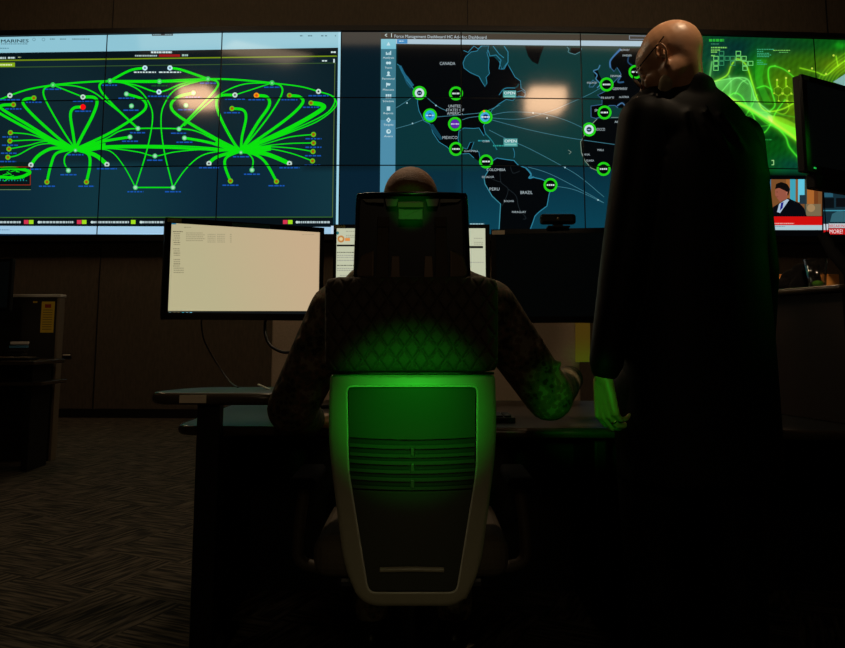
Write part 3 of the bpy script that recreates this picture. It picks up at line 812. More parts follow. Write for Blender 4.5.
def hexa(x, y, r):
    p = [(x + r * math.cos(PI / 6 + k * PI / 3), y + r * math.sin(PI / 6 + k * PI / 3)) for k in range(6)]
    P.stroke(p + [p[0]], 0.6, HX, 4, False)
    for q in p[::2]: P.disc(q[0], q[1], 0.9, C(170, 214, 50), 5, 8)
for x, y in ((778, 91), (787, 91), (782.5, 98.5), (791.5, 98.5)): hexa(x, y, 4.6)
ln([(777, 80), (777, 87)], 0.7, YGc); ln([(786, 78), (786, 87)], 0.7, YGc)
for x, y in ((777, 80), (786, 78), (833.5, 55.5), (812, 68.5), (826, 74), (789, 71)): P.disc(x, y, 1.1, C(190, 220, 70), 5, 8)
P.fill([(833, 82), (845, 74), (870, 74), (880, 96), (845, 86)], C(130, 176, 170), 4); P.disc(850, 80, 5, C(40, 60, 40), 5)
P.scribble(763, 139, 9, 1.4, C(30, 130, 50), 4); P.rect(771.5, 160, 774, 161, C(150, 210, 130), 4); P.rect(773.2, 160, 774, 165, C(150, 210, 130), 4); P.rect(771.5, 164.4, 774, 165.2, C(150, 210, 130), 4)
# news programmes in the lowest row
P.rect(726, 179.3, 822, 216, C(120, 76, 40), 1)
for x0, x1, c in ((726, 745, C(110, 70, 40)), (752, 762, C(150, 100, 54)), (764, 771, C(60, 110, 140)), (786, 790, C(150, 92, 44)), (790, 795.5, C(60, 160, 180)), (795.5, 798, C(130, 86, 48)), (798, 804.5, C(96, 196, 220)), (804.5, 807, C(60, 70, 60)), (807, 814, C(168, 100, 44)), (814, 818, C(110, 60, 28))):
    P.rect(x0, 179.3, x1, 216 if c[2] < 0.1 else 202, c, 2)
P.rect(799.5, 195, 806, 204, C(30, 50, 60), 3); P.rect(806, 204, 821, 216, C(120, 104, 76), 3); P.disc(811, 208, 4, C(160, 130, 90), 4)
P.fill([(772, 217), (773, 207), (778, 204), (788, 198), (799, 203), (804, 208), (807, 217)], C(5, 7, 14), 4)
P.fill([(777, 212), (779, 204), (787, 199), (789, 200), (780, 213)], C(170, 190, 210), 5); P.fill([(779.5, 211), (781, 203), (783.5, 202), (782.5, 208)], C(30, 30, 130), 6)
P.fill([(775, 190), (778, 187), (785, 188), (788.5, 193), (786, 199), (780, 202), (777, 198), (775, 195)], C(150, 84, 66), 5)
P.fill([(775, 189), (776, 184), (781, 182), (787, 184), (790, 189), (788, 196), (785.5, 191), (779, 188)], C(12, 9, 9), 6)
P.disc(777, 192, 0.5, C(40, 20, 20), 7, 6); P.fill([(786, 191.5), (787.6, 192), (787, 195), (785.8, 194.5)], C(170, 100, 80), 7); P.rect(776, 196.6, 778.2, 197.2, C(110, 50, 46), 7)
P.rect(740, 216.5, 822, 225.2, C(205, 14, 12), 5); P.scribble(772, 223, 22, 1.0, C(235, 170, 160), 6)
P.rect(740, 225.2, 822, 230, C(168, 200, 208), 5); P.scribble(773, 226, 12, 0.8, C(120, 150, 160), 6)
P.rect(823.5, 187, 930, 224, C(20, 44, 54), 1)
for x0, y0, x1, y1, c in ((823.5, 187, 930, 189.5, C(90, 160, 180)), (826, 189.5, 836, 192, C(150, 210, 230)), (824, 193, 833, 197, C(40, 90, 110)), (823.5, 198, 834, 208, C(8, 14, 18)), (836, 198, 850, 207, C(10, 12, 16)), (823.5, 210, 870, 211.2, C(60, 140, 160))):
    P.rect(x0, y0, x1, y1, c, 2)
P.fill([(830, 222), (832, 214), (838, 211), (846, 212), (850, 222)], C(50, 96, 108), 3)
P.rect(828.5, 223.5, 930, 228, C(190, 200, 205), 5); P.text('BREAKING', 829, 227.5, 3.2, C(200, 30, 34), 6, w=18, anchor='l')
P.rect(828.5, 228.4, 930, 234.5, C(196, 22, 22), 5); P.text('MORE!', 829.5, 233.5, 4.2, C(235, 225, 225), 6, w=13, anchor='l')
P.rect(823.5, 224, 828, 230, C(200, 210, 220), 5); P.rect(823.5, 230, 828, 235.5, C(200, 20, 20), 5)

def mixc(a, b, t):
    t = max(0.0, min(1.0, t))
    return tuple(x + (y - x) * t for x, y in zip(a, b))
GB = [(840, 46, 5, 3.4, C(40, 230, 40), 0.9), (722, 88, 22, 9, C(60, 150, 50), 0.8), (735, 48, 40, 16, C(4, 50, 52), 0.95), (770, 46, 26, 10, C(6, 58, 50), 0.9), (715, 60, 16, 22, C(14, 74, 58), 0.8), (764, 78, 12, 26, C(10, 140, 12), 0.8), (785, 84, 22, 20, C(92, 148, 6), 0.95),
      (800, 62, 26, 12, C(60, 120, 8), 0.8), (800, 46, 30, 7, C(8, 70, 30), 0.7), (845, 52, 26, 9, C(10, 120, 20), 0.7), (795, 110, 16, 14, C(120, 170, 8), 0.8), (840, 66, 22, 10, C(110, 150, 8), 0.9), (756, 72, 8, 18, C(10, 150, 20), 0.5),
      (725, 90, 20, 10, C(70, 170, 50), 0.8), (762, 92, 12, 6, C(4, 70, 20), 0.7), (780, 110, 9, 6, C(4, 70, 14), 0.8), (750, 124, 22, 16, C(6, 78, 24), 0.8), (760, 148, 40, 12, C(6, 88, 18), 0.9),
      (795, 165, 22, 9, C(6, 74, 60), 0.9), (800, 150, 12, 10, C(14, 110, 24), 0.7), (776, 138, 40, 3, C(4, 60, 14), 0.6)]
def wall_bg(x, y):
    if x < 338:
        c = mixc(C(9, 30, 38), C(15, 38, 46), 0.5 + 0.5 * math.sin(x * 0.03))
        if y > 166: c = mixc(C(10, 38, 54), C(16, 52, 62), 0.5 + 0.5 * math.sin(x * 0.025 - 1.2))
        c = mixc(c, C(6, 24, 32), (80 - y) / 120)
        return c
    if x < 382: return C(5, 26, 36) if y < 166 else C(6, 32, 48)
    if x < 700:
        if y > 166: return mixc(C(7, 44, 58), C(8, 62, 80), (y - 166) / 60 * (1 if x > 460 else 0.2))
        return mixc(C(9, 50, 56), C(12, 54, 52), (x - 400) / 200)
    if y > 171: return C(2, 3, 5)
    c = C(10, 96, 22)
    for cx, cy, rx, ry, col, w in GB:
        c = mixc(c, col, w * math.exp(-((x - cx) / rx) ** 2 - ((y - cy) / ry) ** 2))
    s = 0.86 + 0.14 * math.sin(x * 0.9 + y * 0.55) * math.sin(x * 0.21 - y * 0.33)
    return tuple(k * s for k in c[:3]) + (1.0,)

import numpy as np
def green_bg(pts):
    base = 0.8 * np.array([wall_bg(x, y)[:3] for x, y in pts])
    X = np.array(pts)
    for line, w, c, k in GLOW:
        A_ = np.array(line[:-1]); B_ = np.array(line[1:])
        lo = np.minimum(A_.min(0), B_.min(0)) - 6 * w - 1; hi = np.maximum(A_.max(0), B_.max(0)) + 6 * w + 1
        idx = np.where((X[:, 0] > lo[0]) & (X[:, 0] < hi[0]) & (X[:, 1] > lo[1]) & (X[:, 1] < hi[1]))[0]
        if len(idx) == 0: continue
        Q = X[idx][:, None, :]; D = (B_ - A_)[None]; R_ = Q - A_[None]
        t = np.clip((R_ * D).sum(-1) / np.maximum((D * D).sum(-1), 1e-9), 0, 1)
        d2 = ((R_ - t[..., None] * D) ** 2).sum(-1).min(1)
        g = k * (np.exp(-d2 / (w * w)) + 0.14 * np.exp(-d2 / (16 * w * w)))
        base[idx] += g[:, None] * np.array(c[:3])[None] * 0.75
    base = np.clip(base, 0, 0.9)
    return [(r, g, b, 1.0) for r, g, b in base.tolist()]

ROWN = ('top', 'middle', 'bottom')
PLAB = [
 ['top row display tile at far left, showing the logo header of the network map', 'top row display tile with two white nodes at the network map top', 'top row display tile with the top right corner of the network map',
  'top row display tile with the title and icon sidebar of the map dashboard', 'top row display tile showing Hudson Bay coast and warm lamp glare', 'top row display tile showing Europe beside the bald man\'s head',
  'top row display tile with outlined green squares, right of the bald head', 'top row display tile at far right behind the high black monitor'],
 ['middle row display tile at far left with the left green hub of the map', 'middle row display tile with parallel green links between the two hubs', 'middle row display tile with the right green hub fan of the map',
  'middle row display tile with west coast and Mexico on the world map', 'middle row display tile of the Atlantic with thin arcs to Africa', 'middle row display tile with West Africa, largely behind the man in black',
  'middle row display tile with a bright diagonal green band beside the black suit', 'middle row display tile behind the high black monitor at far right'],
 ['bottom row display tile at far left with the small overview inset', 'bottom row display tile with two green nodes joined by a level line', 'bottom row display tile above the cream monitor with red and yellow alert marks',
  'bottom row display tile directly behind the seated person\'s head', 'bottom row display tile with Brazil, above the webcam', 'bottom row display tile largely behind the back of the man in black',
  'bottom row display tile with a news programme showing a man in a suit', 'bottom row display tile at far right with a BREAKING news banner']]
for r in range(3):
    for c in range(8):
        a, b = BP[c], BP[c + 1]
        z0, z1 = ZR[r + 1], ZR[r]
        U = (b - a)
        eu_ = U.normalized(); nrm = Vector((eu_.y, -eu_.x, 0))
        base = Vector((a.x, a.y, z0))
        rt = root('display_tile', (a + b) / 2 + Vector((0, 0, z0)), PLAB[r][c], 'display', 'tiles of the video wall')
        th = math.atan2(eu_.y, eu_.x)
        ctr = (a + b) / 2 + Vector((0, 0, (z0 + z1) / 2)) - nrm * 0.055
        box('casing', ctr, (U.length - 0.003, 0.1, z1 - z0 - 0.003), M['black'], rt, Matrix.Rotation(th, 3, 'Z'))
        g = 0.007
        # every tile hangs a hair out of true, which breaks the lamp reflections at the joints
        O = base + eu_ * g + Vector((0, 0, g)) + nrm * 0.002
        V = Vector((0, 0, z1 - z0 - 2 * g))
        screen('screen', O, eu_ * (U.length - 2 * g), V, P, wall_bg, M['wallscreen'], rt, *((230, 130) if c >= 6 and r < 2 else (16, 10)), bgv=green_bg if c >= 6 and r < 2 else None)

# ------------------------------------------------------------------ ceiling lamps (their glare shows in the glossy tiles)
def lamp_for(px, py, col, tz, sx, sy, label):
    a, b = BP[col], BP[col + 1]
    d0 = (b - a).normalized(); n = Vector((d0.y, -d0.x, 0))
    d = ray(px, py).normalized()
    t = (a - ORG).dot(n) / d.dot(n)
    hit = ORG + d * t
    r = d - n * (2 * d.dot(n))
    p = hit + r * ((tz - hit.z) / r.z)
    rt = root('ceiling_lamp', (p.x, p.y, CEIL), label, 'lamp', 'square lamps under the ceiling')
    box('housing', (p.x, p.y, tz + 0.06), (sx + 0.06, sx + 0.06, 0.08), M['black'], rt, bev=0.01)
    box('stem', (p.x, p.y, (tz + 0.09 + CEIL) / 2), (0.03, 0.03, CEIL - tz - 0.1), M['metal'], rt)
    # a dropped diffuser: seen from the side as well as from below
    box('diffuser', (p.x, p.y, tz - sy / 2 + 0.02), (sx, sx, sy), M['lamp'], rt, bev=0.03, seg=3)
    return p
lamp_for(545, 93, 4, 4.75, 0.55, 0.30, 'square ceiling lamp whose glare shows over the Atlantic on the map')
lamp_for(198, 91, 1, 4.75, 0.45, 0.26, 'square ceiling lamp whose glare shows in the network map')

# ------------------------------------------------------------------ office chair with green-lit back
def outline(corners, n=280):
    """rounded polygon: corners (px, py, radius px), clockwise from top centre; returns n points in px"""
    pts = []
    N = len(corners)
    for i in range(N):
        p0 = Vector(corners[i - 1][:2]); p = Vector(corners[i][:2]); p1 = Vector(corners[(i + 1) % N][:2]); r = corners[i][2]
        a = p + (p0 - p).normalized() * r; b = p + (p1 - p).normalized() * r
        for k in range(9):
            t = k / 8
            pts.append(a * (1 - t) ** 2 + p * (2 * t * (1 - t)) + b * t * t)
    cx, cy = 412.5, 490.0
    P_ = pts + [pts[0]]
    out = []
    for k in range(n):
        a = -PI / 2 + 2 * PI * k / n
        # equal steps of a stretched angle, so that tall sides get their share
        d = Vector((math.cos(a) * 0.62, math.sin(a)))
        for p, q in zip(P_[:-1], P_[1:]):
            e = q - p; r = p - Vector((cx, cy))
            den = d.x * e.y - d.y * e.x
            if abs(den) < 1e-9: continue
            t = (r.x * e.y - r.y * e.x) / den; u_ = (r.x * d.y - r.y * d.x) / den
            if t > 0 and -1e-6 <= u_ <= 1 + 1e-6:
                out.append(Vector((cx, cy)) + d * t); break
    return out

def chY(py): return 1.92 + (py - 374) * 0.00012      # the back leans a little
def chp(p, d): 
    bow = 0.012 * ((p[0] - 412) / 85) ** 2             # gently curved across
    return at(p[0], p[1], chY(p[1]) + d + bow)
chair = root('office_chair', at(412, 560, 2.25) * 1.0, 'tall office chair with a grey shell back lit green, seen from behind', 'chair')
chair.location.z = 0
out_c = [(330, 374, 5), (495, 374, 5), (497, 440, 30), (480, 575, 30), (462, 606, 18), (363, 606, 18), (345, 575, 30), (328, 440, 30)]
in_c = [(347.5, 387, 6), (476.5, 387, 6), (476, 470, 14), (456, 592, 8), (369, 592, 8), (349, 470, 14)]
def scaled(cs, d):
    cx, cy = 412.5, 490
    r = []
    for x, y, q in cs:
        r.append((x + (d if x > cx else -d), y + (d if y > cy else -d) * (0 if abs(y - cy) < 60 else 1), q))
    return r
rings = []
for cs, dd, dep in ((out_c, -2, 0.06), (out_c, 0, 0.03), (out_c, 0, 0.010), (out_c, -1.5, 0.003), (out_c, -4, 0.0), (in_c, 3.0, 0.0), (in_c, 1.2, -0.002), (in_c, 0.2, 0.0015), (in_c, 0, 0.006), (in_c, 0, 0.03)):
    rings.append([chp(p, dep) for p in outline(scaled(cs, dd))])
bm = bmesh.new()
loops = [[bm.verts.new(p) for p in r] for r in rings]
for a, b in zip(loops[:-1], loops[1:]):
    for k in range(280): bm.faces.new((a[k], b[k], b[(k + 1) % 280], a[(k + 1) % 280]))
for k in range(280): bm.faces.new((loops[0][k], loops[-1][k], loops[-1][(k + 1) % 280], loops[0][(k + 1) % 280]))
from_bm('back_shell', bm, M['shell'], chair, smooth=True)

def span(py):      # half-open width of the insert at a height
    if py <= 470: return 348.5 + (py - 387) * 0.012, 475.5 - (py - 387) * 0.012
    t = (py - 470) / 122
    return 349.5 + 19.5 * t, 475.5 - 19.5 * t
def curved_panel(name, y0, y1, dep, m, parent, th=0.006, ny=6, sag=0.0, x_in=0.0, nx=20):
    bm = bmesh.new()
    g = []
    for s in (0, 1):
        G_ = []
        for j in range(ny + 1):
            py = y0 + (y1 - y0) * j / ny
            a, b = span(py)
            G_.append([bm.verts.new(chp((a + x_in + (b - a - 2 * x_in) * i / nx, py + sag * (j / ny if name == 'insert_panel' else 1) * (1 - ((i / nx) * 2 - 1) ** 2)), dep + s * th)) for i in range(nx + 1)])
        g.append(G_)
    for s in (0, 1):
        for j in range(ny):
            for i in range(nx):
                bm.faces.new((g[s][j][i], g[s][j][i + 1], g[s][j + 1][i + 1], g[s][j + 1][i]))
    for j in range(ny):
        for i in (0, nx): bm.faces.new((g[0][j][i], g[0][j + 1][i], g[1][j + 1][i], g[1][j][i]))
    for i in range(nx):
        for j in (0, ny): bm.faces.new((g[0][j][i], g[0][j][i + 1], g[1][j][i + 1], g[1][j][i]))
    return from_bm(name, bm, m, parent, smooth=False)
ins = curved_panel('insert_panel', 387.5, 437, 0.014, M['shellin'], chair, sag=2.5)
curved_panel('insert_panel', 492, 591, 0.016, M['shellin'], chair, ny=12)
curved_panel('vent_recess', 434, 496, 0.034, M['black'], chair)
for y in (443, 459, 475.5):
    bm_parent = curved_panel('vent_slat', y, y + 3.6, 0.014, M['shellin'], chair, sag=2.5, ny=2)
    curved_panel('rail', y + 9.0, y + 12.2, 0.014, M['shellin'], bm_parent, sag=2.5, ny=2)
    box('nub', chp((412.5, y + 8.6), 0.018), (0.01, 0.012, 0.02), M['shellin'], bm_parent, bev=0.002)
curved_panel('vent_slat', 489.5, 492.5, 0.014, M['shellin'], chair, sag=2, ny=2)
# pull handle low in the insert
bm = bmesh.new()
add_tube(bm, catmull([tuple(chp((x, 569 + abs(x - 412) * 0.02), 0.006)) for x in (380, 395, 412, 430, 444)]), 0.006, 10)
from_bm('pull_handle', bm, M['shell'], chair, smooth=True)
# pale bead round the insert, imitating light caught on its edge
bm = bmesh.new()
tp = [chp(p, -0.002) for p in outline(scaled(in_c, 0.8), 280)]
tp = tp + [tp[0]]
add_tube(bm, tp, 0.0022, 8)
from_bm('insert_highlight', bm, M['trim'], chair, smooth=True)

# quilted upper cushion
def cushion():
    bm = bmesh.new()
    nx, ny = 240, 130
    x0, x1, y0, y1 = 325, 498, 277, 372
    def P3(i, j, side):
        u = i / nx * 2 - 1; v = j / ny * 2 - 1
        # rounded corners
        k = 0.10
        px = (x0 + x1) / 2 + (x1 - x0) / 2 * u * (1 - 0.035 * max(0, abs(v) - 0.8) / 0.2 * abs(u) ** 8)
        py = (y0 + y1) / 2 + (y1 - y0) / 2 * v * (1 - 0.05 * max(0, abs(u) - 0.85) / 0.15 * abs(v) ** 8)
        edge = (1 - abs(u) ** 12) * (1 - abs(v) ** 9)
        edge = max(0, edge) ** 0.4
        if side == 0:
            a = px / 16.5 + py / 24.0; b = px / 16.5 - py / 24.0
            da = abs(a - round(a)); db = abs(b - round(b))
            g = min(da, db)
            q = -0.009 * math.exp(-(g / 0.075) ** 2) + 0.002 * (1 - math.exp(-(g / 0.25) ** 2))
            d = 0.05 - 0.045 * edge - q * edge
        else:
            d = 0.05 + 0.04 * edge
        return at(px, py, 1.89 + d + 0.012 * u * u)
    S = []
    for s in (0, 1):
        S.append([[bm.verts.new(P3(i, j, s)) for i in range(nx + 1)] for j in range(ny + 1)])
    for s in (0, 1):
        for j in range(ny):
            for i in range(nx): bm.faces.new((S[s][j][i], S[s][j][i + 1], S[s][j + 1][i + 1], S[s][j + 1][i]))
    bmesh.ops.remove_doubles(bm, verts=bm.verts, dist=0.0003)
    return from_bm('back_cushion', bm, M['quilt'], chair, smooth=True)
cushion()
# trim between cushion and shell
bm = bmesh.new(); add_tube(bm, [at(x, 373.2, 1.92) for x in (330, 370, 412, 455, 494)], 0.003, 8); from_bm('piping', bm, M['black'], chair, smooth=True)

# headrest with straps and side brackets
hY = 1.94
def hp(px, py, d=0.0): return at(412 + (px - 412) * 0.975, py, hY + d + 0.02 * ((px - 412) / 56) ** 2)
bm = bmesh.new()
def slab(bm, pts, d0, d1):
    a = [bm.verts.new(hp(x, y, d0)) for x, y in pts]; b = [bm.verts.new(hp(x, y, d1)) for x, y in pts]
    bm.faces.new(a); bm.faces.new(b[::-1])
    n = len(pts)
    for k in range(n): bm.faces.new((a[k], b[k], b[(k + 1) % n], a[(k + 1) % n]))
top = [(356, 200), (357, 196), (361, 193.6)] + [(x, 193.2 - 0.6 * (1 - ((x - 412) / 51) ** 2)) for x in range(368, 458, 8)] + [(463, 193.6), (467, 196), (468, 200)]
slab(bm, top + [(470, 276), (466, 279), (356, 279), (352, 276)], 0.016, 0.05)
hr = from_bm('headrest', bm, M['black'], chair)
md = hr.modifiers.new('bevel', 'BEVEL'); md.width = 0.004; md.segments = 3
# hollow rim round the headrest
bm = bmesh.new()
rim = [(354, 276), (355.5, 235), (357, 199), (361, 195.2), (385, 194.2), (412, 193.8), (440, 194.2), (463, 195.2), (467, 199), (468.5, 235), (470, 276)]
add_tube(bm, [hp(x, y, 0.008) for x, y in catmull(rim, 4)], 0.0055, 8)
from_bm('rim', bm, M['blackgloss'], hr, smooth=True)
def strip(name, pts, d0, d1, m, parent, bev=0.0015):
    bm = bmesh.new(); slab(bm, pts, d0, d1)
    o = from_bm(name, bm, m, parent)
    q = o.modifiers.new('bevel', 'BEVEL'); q.width = bev; q.segments = 2
    return o
M['hgrey'] = mat('grey_headrest_plastic', (0.3, 0.3, 0.26), 0.4)
strip('latch_tab', [(398, 208.5), (405, 209.5), (418, 209.5), (423, 208.5), (423, 219.5), (398, 219.5)], -0.004, 0.018, M['hgrey'], hr)
strip('latch_cover', [(397, 202), (424, 202), (424, 207.5), (397, 207.5)], 0.002, 0.018, M['bracket'], hr)
for s in (-1, 1):
    m_ = lambda x: 412 + s * (x - 412)
    strip('cap_panel', [(m_(426), 199), (m_(440), 198.6), (m_(438), 206.5), (m_(428), 206.5)], 0.006, 0.018, M['hgrey'], hr)
    strip('cap_edge', [(m_(441), 198.8), (m_(463), 199), (m_(459), 202.5), (m_(441), 203)], 0.009, 0.018, M['hgrey'], hr)
    strip('strap', [(m_(436), 217), (m_(447), 217), (m_(449), 278), (m_(436), 278)], 0.004, 0.018, M['quilt'], hr)
    strip('strap_loop', [(m_(435.5), 217), (m_(447.5), 217), (m_(448), 227), (m_(435.5), 227)], 0.0, 0.02, M['strap'], hr)
    strip('side_bracket', [(m_(451), 250), (m_(465), 256), (m_(469.5), 272), (m_(467.5), 277), (m_(451), 277.5)], 0.002, 0.022, M['bracket'], hr, 0.004)
    strip('mount_post', [(m_(425), 256), (m_(433), 256), (m_(434), 280), (m_(424), 280)], 0.006, 0.02, M['bracket'], hr)
# seat, arms, column, star base
box('seat_cushion', (at(412, 500, 2.2).x, 2.235, 0.46), (0.48, 0.44, 0.10), M['quilt'], chair, bev=0.04, seg=4)
box('seat_pan', (at(412, 500, 2.2).x, 2.23, 0.395), (0.36, 0.38, 0.03), M['black'], chair, bev=0.01)
cx_ = at(412, 500, 2.2).x
box('back_bracket', (cx_, 2.02, 0.42), (0.12, 0.1, 0.05), M['metal'], chair, bev=0.008)
bm = bmesh.new(); add_capsule(bm, (cx_, 2.2, 0.12), (cx_, 2.2, 0.36), 0.028, 0.028); from_bm('gas_column', bm, M['metal'], chair, smooth=True)
for s in (-1, 1):
    ax = cx_ + s * 0.285
    bm = bmesh.new(); add_tube(bm, catmull([(cx_ + s * 0.18, 2.2, 0.385), (ax, 2.2, 0.40), (ax + s * 0.015, 2.2, 0.46), (ax, 2.2, 0.60)]), 0.016, 10)
    from_bm('armrest_post', bm, M['strap'], chair, smooth=True)
    box('armrest', (ax, 2.26, 0.612), (0.07, 0.24, 0.03), M['armpad'], chair, bev=0.012, seg=3)
bm = bmesh.new()
for k in range(5):
    a = 2 * PI * k / 5 + 0.3
    add_capsule(bm, (cx_, 2.2, 0.12), (cx_ + 0.28 * math.cos(a), 2.2 + 0.28 * math.sin(a), 0.075), 0.026, 0.016, 12, 4)
from_bm('star_base', bm, M['black'], chair, smooth=True)
for k in range(5):
    a = 2 * PI * k / 5 + 0.3
    x, y = cx_ + 0.29 * math.cos(a), 2.2 + 0.29 * math.sin(a)
    bm = bmesh.new()
    for s in (-1, 1):
        q = Vector((-math.sin(a), math.cos(a), 0)) * (0.014 * s)
        add_capsule(bm, Vector((x, y, 0.03)) + q * 0.8, Vector((x, y, 0.03)) + q * 1.2, 0.029, 0.029, 16, 3)
    add_capsule(bm, (x, y, 0.03), (x, y, 0.07), 0.007, 0.007, 8, 3)
    from_bm('caster', bm, M['blackgloss'], chair, smooth=True)

# ------------------------------------------------------------------ people
def hand_shapes(bm, wrist, fdir, back, side, curl=(0.5, 0.6, 0.4), spread=0.0, k=1.0, thumb_close=0.3):
    """palm and five fingers as overlapping tapered segments; side=+1 thumb on +X (left hand), -1 right hand"""
    Yv = Vector(fdir).normalized(); Z = (Vector(back) - Yv * Vector(back).dot(Yv)).normalized(); X = Yv.cross(Z).normalized() * side
    w = Vector(wrist)
    def L(x, y, z): return w + X * (x * k) + Yv * (y * k) + Z * (z * k)
    tips = {}
    spec = [('index', 0.029, 0.088, 0.072, 0.0088), ('middle', 0.0095, 0.092, 0.080, 0.0090), ('ring', -0.0105, 0.087, 0.074, 0.0086), ('pinky', -0.029, 0.078, 0.058, 0.0076)]
    for nm, x, y, ln_, r in spec:
        add_capsule(bm, L(x * 0.5, 0.004, 0), L(x, y, 0.002), 0.0155 * k, 0.0115 * k, 12, 3)
        p = L(x, y, 0.002); ang = 0.0; prev = p
        for i, (f, c) in enumerate(zip((0.45, 0.31, 0.24), curl)):
            ang += c * (1.0 + (0.12 if nm == 'pinky' else 0.0))
            d = Yv * math.cos(ang) - Z * math.sin(ang) + X * (x * spread * 10)
            d.normalize()
            q = prev + d * (ln_ * f * k)
            add_capsule(bm, prev, q, r * k * (1.03 - 0.07 * i), r * k * (0.97 - 0.07 * i), 12, 4)
            if nm == 'ring' and i == 0: tips['ringseg'] = (prev.copy(), q.copy(), r * k)
            prev = q
        tips[nm] = prev
    add_capsule(bm, L(0, 0.012, -0.004), L(0, 0.07, -0.004), 0.0175 * k, 0.0165 * k, 12, 4)
    a = L(0.016, 0.014, -0.008); b = L(0.038, 0.044, -0.016 - 0.01 * thumb_close); c = L(0.044 - 0.012 * thumb_close, 0.075, -0.024 - 0.012 * thumb_close); d = L(0.040 - 0.022 * thumb_close, 0.1, -0.032 - 0.014 * thumb_close)
    add_capsule(bm, a, b, 0.0165 * k, 0.0125 * k, 12, 4); add_capsule(bm, b, c, 0.0118 * k, 0.0105 * k, 12, 4); add_capsule(bm, c, d, 0.0103 * k, 0.0088 * k, 12, 4)
    return tips

def head_shapes(bm, T, k=1.0):
    """T: 4x4 from head space (x right, y forward, z up, origin at skull centre)"""
    R = T.to_3x3()
    def e(c, r): add_ell(bm, T @ Vector(c), [q * k for q in r], R, 24)
    def cap(a, b, r0, r1): add_capsule(bm, T @ Vector(a), T @ Vector(b), r0 * k, r1 * k, 12, 4)
    e((0, -0.012, 0.018), (0.076, 0.094, 0.086))      # cranium
    e((0, 0.030, 0.012), (0.066, 0.068, 0.070))       # forehead
    e((0, 0.040, -0.045), (0.058, 0.052, 0.062))      # face
    e((0, -0.040, -0.022), (0.058, 0.044, 0.044))     # nape of the skull
    for s in (-1, 1):
        cap((s * 0.052, 0.0, -0.07), (s * 0.022, 0.068, -0.108), 0.020, 0.018)    # jaw line
        e((s * 0.036, 0.070, -0.045), (0.022, 0.02, 0.018))                       # cheek
        cap((s * 0.010, 0.090, -0.002), (s * 0.046, 0.074, 0.000), 0.0085, 0.008) # brow
        e((s * 0.031, 0.078, -0.018), (0.0125, 0.011, 0.010))                     # eyeball under its lid
        # ear: rim, antihelix, lobe
        ear = [(s * 0.074, 0.006, -0.052), (s * 0.083, -0.012, -0.040), (s * 0.092, -0.024, -0.018), (s * 0.092, -0.020, 0.004), (s * 0.085, -0.004, 0.012), (s * 0.077, 0.008, 0.002), (s * 0.074, 0.008, -0.012)]
        ee = catmull(ear, 3)
        for a, b in zip(ee[:-1], ee[1:]): cap(a, b, 0.0042, 0.0042)
        cap((s * 0.076, -0.004, -0.022), (s * 0.084, -0.014, -0.008), 0.006, 0.0045)
        cap((s * 0.075, -0.008, -0.040), (s * 0.086, -0.018, -0.026), 0.005, 0.005)
        e((s * 0.077, -0.002, -0.050), (0.006, 0.008, 0.009))
    cap((0, 0.094, -0.010), (0, 0.116, -0.045), 0.0085, 0.0125)      # nose
    for s in (-1, 1): e((s * 0.011, 0.106, -0.050), (0.008, 0.009, 0.007))
    cap((-0.018, 0.088, -0.078), (0.018, 0.088, -0.078), 0.0065, 0.0065); cap((-0.014, 0.086, -0.089), (0.014, 0.086, -0.089), 0.007, 0.007)   # lips
    e((0, 0.078, -0.112), (0.024, 0.02, 0.018))       # chin

def frame_mat(origin, fwd, up):
    y = Vector(fwd).normalized(); z = Vector(up); z = (z - y * z.dot(y)).normalized(); x = y.cross(z).normalized()
    return Matrix(((x.x, y.x, z.x, origin[0]), (x.y, y.y, z.y, origin[1]), (x.z, y.z, z.z, origin[2]), (0, 0, 0, 1)))

def oval(c, a, b, yaw=0.0, n=40, e=2.3):
    r = []
    for k in range(n):
        t = 2 * PI * k / n
        cs, sn = math.cos(t), math.sin(t)
        x = a * abs(cs) ** (2 / e) * (1 if cs >= 0 else -1); y = b * abs(sn) ** (2 / e) * (1 if sn >= 0 else -1)
        r.append(Vector((c[0] + x * math.cos(yaw) - y * math.sin(yaw), c[1] + x * math.sin(yaw) + y * math.cos(yaw), c[2])))
    return r

# --- standing man in black
MY = 2.2
man = root('person', (at(700, 500, MY).x, MY + 0.05, 0), 'bald man in a black suit and glasses standing at right, back turned, head bowed left', 'person')
hfwd = Vector((-0.72, 0.62, -0.46)); hup = Vector((-0.30, 0.30, 0.90))
hc = at(670, 58.5, MY)
HT = frame_mat(hc, hfwd, hup)
bm = bmesh.new()
head_shapes(bm, HT, 0.99)
nk0 = HT @ Vector((0, -0.022, -0.03)); nk1 = at(684, 104, MY + 0.02)
add_capsule(bm, nk0, nk1, 0.056, 0.062, 20, 5)
add_capsule(bm, HT @ Vector((0, 0.01, -0.07)), nk1 + Vector((-0.03, 0.03, 0.0)), 0.05, 0.06, 20, 5)
for sd in (-1, 1): add_ell(bm, HT @ Vector((sd * 0.040, -0.002, -0.052)), (0.030, 0.040, 0.036), HT.to_3x3(), 20)
